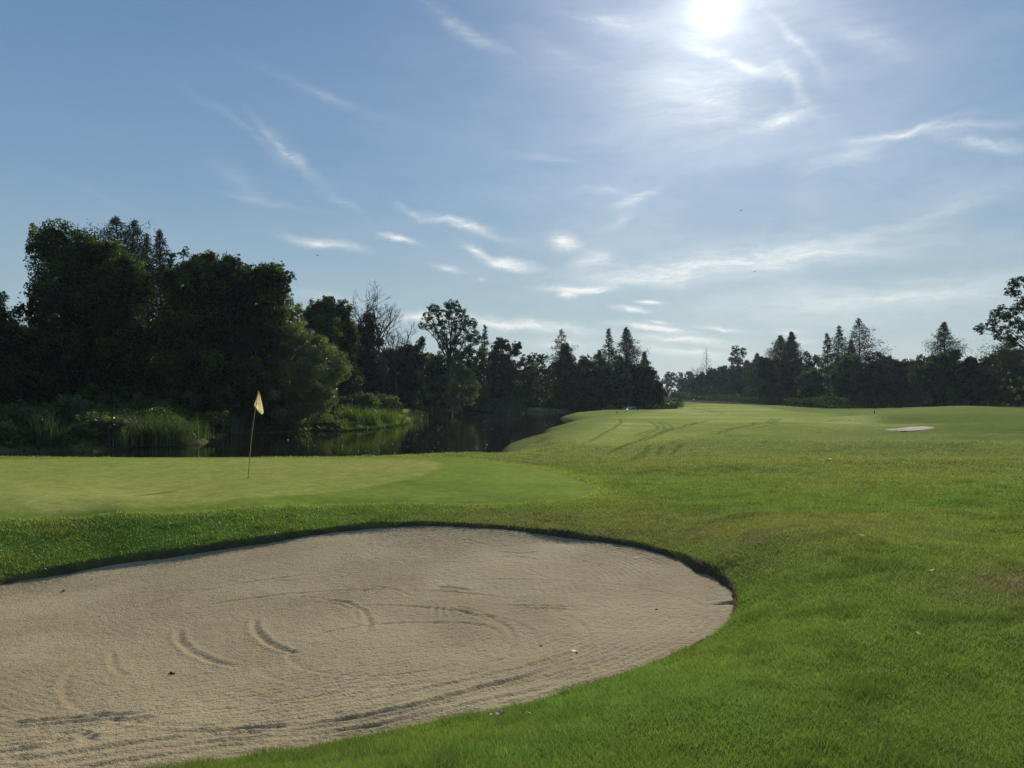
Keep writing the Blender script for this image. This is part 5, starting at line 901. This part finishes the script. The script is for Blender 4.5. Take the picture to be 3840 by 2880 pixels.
post('water_stake', 'tiny dark stake in the water below the green edge', 360 / 2212 * 0 + 473.4, 41.5, .42, .02, M_BARK, z=WATER_Z, group=None)
post('mooring_pole', 'left pole of two standing in the far water', 550, 146, 1.9, .07, M_BARE, z=WATER_Z, lean=-.12); post('mooring_pole', 'right and slightly taller pole of two standing in the far water', 556.2, 145, 2.0, .07, M_BARE, z=WATER_Z, lean=-.15)

# ------------------------------------------------------------------ fountain
def spray_mat():
    m, t, o = mat('water spray'); d = t.nodes.new('ShaderNodeBsdfDiffuse'); d.inputs[0].default_value = (.85, .87, .88, 1); tr = t.nodes.new('ShaderNodeBsdfTranslucent'); tr.inputs[0].default_value = (.9, .92, .93, 1)
    s = t.nodes.new('ShaderNodeMixShader'); s.inputs[0].default_value = .6; t.links.new(d.outputs[0], s.inputs[1]); t.links.new(tr.outputs[0], s.inputs[2]); t.links.new(s.outputs[0], o.inputs[0]); return m
def fountain():
    rs = np.random.default_rng(5); p = P3(630.2, 405, 157); root = empty('fountain', (p[0], 157, WATER_Z)); f = MB(); f.tube([(0, 0, -.08), (0, 0, .06), (0, 0, .12)], [.45, .45, .25], 14); f.build('float', M_BLACK, root, True)
    P = []
    for j in range(34):
        a = j * 2 * math.pi / 34; R = 1.55 * rs.uniform(.85, 1.08); Hh = .86 * rs.uniform(.85, 1.08)
        for q in range(60): t = rs.random(); P.append((R * t * math.cos(a) + rs.normal(0, .015 + .03 * t), R * t * math.sin(a) + rs.normal(0, .015 + .03 * t), .12 + Hh * 4 * (t * .93 + .05) * (1 - (t * .93 + .05)) * (1 if t < .6 else 1) + rs.normal(0, .02)))
    P = np.array(P); n = len(P); V = leaf_quads(P, unit(n, rs), unit(n, rs), rs.uniform(.03, .09, n), .7); m = spray_mat(); o = link('spray', raw_mesh('spray', V, np.full(n, 4), np.arange(4 * n), [m]), root)
    tag(root, 'low two lobed white fountain spray at the far end of the pond', 'fountain')
fountain()

# ------------------------------------------------------------------ golf cart and the person far down the fairway
def cart():
    p = P3(732.7, 400, 292); gz = height1(p[0], 292); root = empty('golf_cart', (p[0], 292, gz)); root.rotation_euler = (0, 0, math.radians(12)); M_T = principled('tyre rubber', (.02, .02, .02), .8, .3); M_B = principled('cart paint', (.55, .56, .56), .35, .5); M_S = principled('seat vinyl', (.42, .38, .30), .6, .4)
    b = MB(); b.box((0, 0, .42), (.56, 1.10, .10)); b.box((0, -.95, .62), (.54, .18, .16), 0, .82); b.box((0, .72, .66), (.54, .38, .18), 0, .95); b.build('body', M_B, root)
    s = MB(); s.box((0, .28, .72), (.50, .24, .07)); s.box((0, .52, .98), (.50, .05, .20), 0, .95); s.build('seat', M_S, root)
    r = MB(); r.box((0, .05, 1.86), (.60, .98, .03), 0, .96); r.box((0, .05, 1.90), (.50, .86, .015)); r.build('roof', M_B, root)
    for sx in (-.5, .5):
        for y0, y1 in ((-.82, -.62), (.86, .86)): q = MB(); q.tube([(sx, y0, .7), (sx, y1, 1.85)], .022, 6); q.build('roof_post', M_BLACK, root, True)
    w = MB(); w.box((0, -.75, 1.25), (.48, .006, .42)); gm, t, o = mat('windscreen'); g = t.nodes.new('ShaderNodeBsdfGlass'); g.inputs['Roughness'].default_value = .05; t.links.new(g.outputs[0], o.inputs[0]); w.build('windscreen', gm, root)
    st = MB(); st.tube([(-.22, -.62, .75), (-.22, -.32, 1.08)], .02, 6); th = np.linspace(0, 2 * math.pi, 13); st.tube([(-.22 + .17 * math.cos(a), -.32 + .12 * math.sin(a), 1.08 + .10 * math.sin(a)) for a in th], .014, 5, False); st.build('steering_wheel', M_BLACK, root, True)
    bg_ = MB(); bg_.tube([(.2, 1.12, .55), (.2, 1.16, 1.25)], [.13, .15], 10); bg_.tube([(-.2, 1.12, .55), (-.2, 1.16, 1.25)], [.13, .15], 10); bg_.build('club_bags', M_BLACK, root, True)
    for sx in (-.52, .52):
        for y in (-.78, .72): q = MB(); q.tube([(sx - .09, y, .23), (sx + .09, y, .23)], .23, 16); wh = q.build('wheel', M_T, root, True); h = MB(); h.tube([(sx - .095, y, .23), (sx + .095, y, .23)], .11, 10); h.build('rim', M_WHITE, wh, True)
    for sx in (-.38, .38): q = MB(); q.blob((sx, -1.12, .66), (.07, .03, .05), 8, 5); q.build('headlight', M_WHITE, root, True)
    tag(root, 'white roofed golf cart parked in front of the dark trees', 'golf cart')
cart()
def person():
    p = P3(699.6, 400, 285); gz = height1(p[0], 285); root = empty('person', (p[0], 285, gz)); skin = principled('skin', (.35, .22, .15), .6, .3); cl = principled('white shirt', (.70, .68, .64), .8, .2); tr = principled('dark trousers', (.05, .05, .07), .8, .2); hair = principled('dark hair', (.02, .015, .01), .7, .3)
    def skinned(name, V, E, R, m, sub=2):
        me = bpy.data.meshes.new(name); me.from_pydata(V, E, []); me.materials.append(m); o = link(name, me, root); sk = o.modifiers.new('s', 'SKIN'); sk.use_smooth_shade = True
        for v, r in zip(me.skin_vertices[0].data, R): v.radius = (r, r)
        me.skin_vertices[0].data[0].use_root = True; s = o.modifiers.new('d', 'SUBSURF'); s.levels = sub; s.render_levels = sub; return o
    V = [(0, 0, .95), (0, 0, 1.15), (0, 0, 1.38), (0, 0, 1.50), (0, -.01, 1.62), (0, -.01, 1.72), (-.17, 0, 1.40), (-.24, -.05, 1.14), (-.18, -.24, .98), (.17, 0, 1.40), (.25, -.04, 1.13), (.20, -.22, .97), (-.10, 0, .90), (-.12, -.02, .50), (-.13, .02, .09), (-.13, -.12, .05), (.10, 0, .90), (.12, .0, .50), (.14, .04, .09), (.15, -.10, .05)]
    E = [(0, 1), (1, 2), (2, 3), (3, 4), (4, 5), (2, 6), (6, 7), (7, 8), (2, 9), (9, 10), (10, 11), (0, 12), (12, 13), (13, 14), (14, 15), (0, 16), (16, 17), (17, 18), (18, 19)]; R = [.14, .13, .14, .055, .095, .085, .065, .045, .032, .065, .045, .032, .09, .06, .042, .035, .09, .06, .042, .035]
    skinned('body', V, E, R, skin)
    skinned('shirt', [(0, 0, .98), (0, 0, 1.15), (0, 0, 1.39), (-.18, 0, 1.40), (-.22, -.03, 1.24), (.18, 0, 1.40), (.22, -.02, 1.24)], [(0, 1), (1, 2), (2, 3), (3, 4), (2, 5), (5, 6)], [.165, .155, .16, .085, .075, .085, .075], cl); skinned('trousers', [(0, 0, .96), (-.10, 0, .88), (-.12, -.02, .50), (-.13, .02, .12), (.10, 0, .88), (.12, 0, .50), (.14, .04, .12)], [(0, 1), (1, 2), (2, 3), (0, 4), (4, 5), (5, 6)], [.155, .11, .085, .07, .11, .085, .07], tr)
    h = MB(); h.blob((0, .012, 1.70), (.098, .105, .095), 12, 8); h.build('hair', hair, root, True)
    tag(root, 'person in a light top standing far off at the end of the fairway', 'person')
person()

# ------------------------------------------------------------------ small things lying about
M_CLOD = principled('dark clod', (.05, .04, .03), .9, .2, .4, .4, 60); M_DRY = principled('dry leaf', (.42, .33, .16), .7, .3, .35, .2, 50); M_PETAL = principled('pale leaf', (.50, .47, .40), .7, .3, .2, .1, 60); M_DLEAF = principled('dark leaf', (.04, .03, .02), .6, .3, .4, .2, 50)
def surf(x, y, sand_):
    x, y = x * 1024 / 2212, y * 1024 / 2212; z = .0
    for _ in range(6):
        q = onz(x, y, z); z = float(sand_tps(np.array([q[0]]), np.array([q[1]]))[0]) if sand_ else height1(q[0], q[1])
    return q[0], q[1], z
def clod(label, x, y, r, seed):
    r = r * .6
    q = surf(x, y, True); rs = np.random.default_rng(seed); b = MB()
    b.blob((0, 0, r * .5), (r, r * .7, r * .65), 10, 7, .22, rs); b.blob((r * 1.3, r * .3, r * .25), r * .4, 7, 5, .25, rs); b.blob((-r * 1.2, -r * .2, r * .2), r * .3, 7, 5, .25, rs); o = b.build('clod', M_CLOD, None, False, (q[0], q[1], q[2] - .003)); return tag(o, label, 'clod', 'dark clods lying in the bunker')
for i, (x, y, r, lb) in enumerate([(370, 1456, .030, 'dark clod in the bunker below the left rake arcs'), (1418, 1318, .024, 'dark round clod in the right part of the bunker'), (1168, 1396, .018, 'small dark clod left above the white leaf'), (137, 1276, .022, 'flat dark clod near the far left lip of the bunker'), (1226, 1347, .012, 'tiny clod in the middle right of the bunker'), (425, 1392 - 2, .010, 'tiny dark clod by the left rake arc')]): clod(lb, x, y, r, i)
def leaf(label, x, y, Ls, m, rot, sand_=False, curl=.3, wid=.4, name='fallen_leaf', cat='leaf', lift=.02, seed=0):
    q = surf(x, y, sand_); rs = np.random.default_rng(seed); V = []; n = 7
    for t in np.linspace(0, 1, n):
        w = Ls * wid * .5 * math.sin(math.pi * (.08 + .86 * t)) * (1 + .25 * math.sin(t * 9 + seed)); zc = Ls * curl * (t - .5) ** 2 * 2
        V += [(-w, (t - .5) * Ls, zc + w * curl * 1.2), (0, (t - .5) * Ls, zc), (w, (t - .5) * Ls, zc + w * curl * 1.2)]
    mb = MB(); mb.add(V, [(j * 3 + k_, j * 3 + k_ + 1, j * 3 + k_ + 4, j * 3 + k_ + 3) for j in range(n - 1) for k_ in range(2)]); o = mb.build(name, m, None, True, (q[0], q[1], q[2] + lift)); o.rotation_euler = (rs.uniform(-.15, .15), rs.uniform(-.15, .15), rot)
    s_ = o.modifiers.new('t', 'SOLIDIFY'); s_.thickness = .0012; return tag(o, label, cat)
leaf('white curled leaf lying on the sand near the near rim', 1241, 1410, 0.068, M_PETAL, 1.3, True, .35, .65, lift=.008, seed=2)
leaf('black upturned leaf on the grass just below the bunker', 1081, 1557, 0.068, M_DLEAF, 1.6, False, .45, .8, lift=.035, seed=3)
leaf('small curled brown leaf left of the black leaf', 1058, 1558, 0.044, M_DRY, .5, False, .7, .5, lift=.035, seed=4)
leaf('thin pale straw right of the black leaf', 1143, 1556, 0.048, M_DRY, 1.0, False, .2, .12, name='straw', cat='straw', lift=.04, seed=5)
leaf('yellowish curled leaf on the rough at right below the brown patch', 2010, 1241, 0.072, M_DRY, 1.5, False, .3, .3, lift=.035, seed=6)
leaf('pale straw lying at the left of the mid rough', 1530, 1053, 0.193, M_PETAL, 1.5, False, .1, .1, name='straw', cat='straw', lift=.04, seed=7)
leaf('white leaf in the rough above the brown shoulder', 1756, 1125, 0.066, M_PETAL, 1.4, False, .3, .5, lift=.04, seed=8)
leaf('yellow leaf in the rough right of the brown shoulder', 1860, 1164, 0.072, M_DRY, 1.3, False, .3, .35, lift=.04, seed=9)
leaf('white leaf on the rough below the far small bunker', 1792, 996, 0.165, M_PETAL, 1.4, False, .3, .5, lift=.05, seed=10)
leaf('dark stick like leaf in the right rough, upper of the pair', 2084, 1108, 0.088, M_DLEAF, .9, False, .3, .25, lift=.045, seed=11)
leaf('dark stick like leaf at the right, lower of the pair', 2143, 1126, 0.072, M_DLEAF, .9, False, .3, .25, lift=.045, seed=12)
leaf('dark leaf in the right rough beside a tuft', 2035, 1195, 0.055, M_DLEAF, 1.5, False, .3, .35, lift=.04, seed=13)
leaf('pale leaf in the right foreground grass', 1984, 1381, 0.04, M_PETAL, .5, False, .3, .3, lift=.04, seed=14)
leaf('dark crumpled leaf in the right foreground grass', 1926, 1480 - 12, 0.04, M_DLEAF, .2, False, .5, .6, lift=.04, seed=15)
leaf('tiny pale leaf on the sand under the right lip', 1374, 1206, 0.056, M_PETAL, .9, True, .3, .5, lift=.01, seed=16)
def flecks():
    rs = np.random.default_rng(9); n = 320; px = rs.uniform(270, 600, n); py = 413 + 42 * rs.random(n) ** 1.2; P = np.array([onz(a, b, WATER_Z) for a, b in zip(px, py)]); sp = sdist(P[:, 0], P[:, 1], POND); P = P[sp < -.5]; n = len(P)
    sz = rs.uniform(.03, .085, n) * (1 + .012 * P[:, 1]); C = np.stack([P[:, 0], P[:, 1], np.full(n, WATER_Z + .012)], 1); a = rs.uniform(0, 6.28, n); Ld = np.stack([np.cos(a), np.sin(a), rs.uniform(.1, .5, n)], 1); Wd = np.stack([-np.sin(a), np.cos(a), rs.uniform(-.3, .3, n)], 1)
    C[:, 2] += sz * .2
    tag(link('floating_flecks', raw_mesh('floating_flecks', leaf_quads(C, Ld, Wd, sz, .6), np.full(n, 4), np.arange(4 * n), [M_PETAL])), 'small white flecks scattered all over the pond', kind='stuff')  # small pale quads strewn at random just above the water
flecks()
def bird(label, px, py, Y, span):
    p = P3(px, py, Y); b = MB(); b.blob((0, 0, 0), (.09, .22, .08), 8, 6); b.blob((0, -.24, .03), .06, 7, 5); b.add([(-.03, .18, 0), (.03, .18, 0), (.07, .38, 0), (-.07, .38, 0)], [(0, 1, 2, 3)]); m = M_BLACK; root = empty('bird', p); b.build('body', m, root, True)
    for s_ in (-1, 1):
        w = MB(); h = span / 2; V = [(0, -.10, 0), (0, .12, 0), (s_ * h * .5, -.14, h * .22), (s_ * h * .5, .10, h * .22), (s_ * h, .02, h * .10), (s_ * h, .10, h * .10)]; w.add(V, [(0, 1, 3, 2), (2, 3, 5, 4)]); o = w.build('wing', m, root); q = o.modifiers.new('t', 'SOLIDIFY'); q.thickness = .012
    return tag(root, label, 'bird')
bird('tiny dark bird in the sky above the tree with bare twigs', 317.5, 255.5, 150, .9); bird('tiny dark bird high in the right of the sky', 741, 210.5, 170, .9); bird('dark bird gliding in the right sky over the tree line', 754.5, 271.8, 190, 1.2)

# ------------------------------------------------------------------ morning haze
def haze():
    m, t, o = mat('morning haze'); v = t.nodes.new('ShaderNodeVolumePrincipled'); v.inputs['Color'].default_value = (.72, .86, 1, 1); v.inputs['Density'].default_value = .00015; v.inputs['Anisotropy'].default_value = .25; t.links.new(v.outputs[0], o.inputs['Volume'])
    b = MB(); b.box((0, 0, 14), (1700, 1700, 19)); h = b.build('haze', m); m.cycles.volume_sampling = 'EQUIANGULAR'; tag(h, 'thin morning haze over the golf course', kind='stuff')
haze()
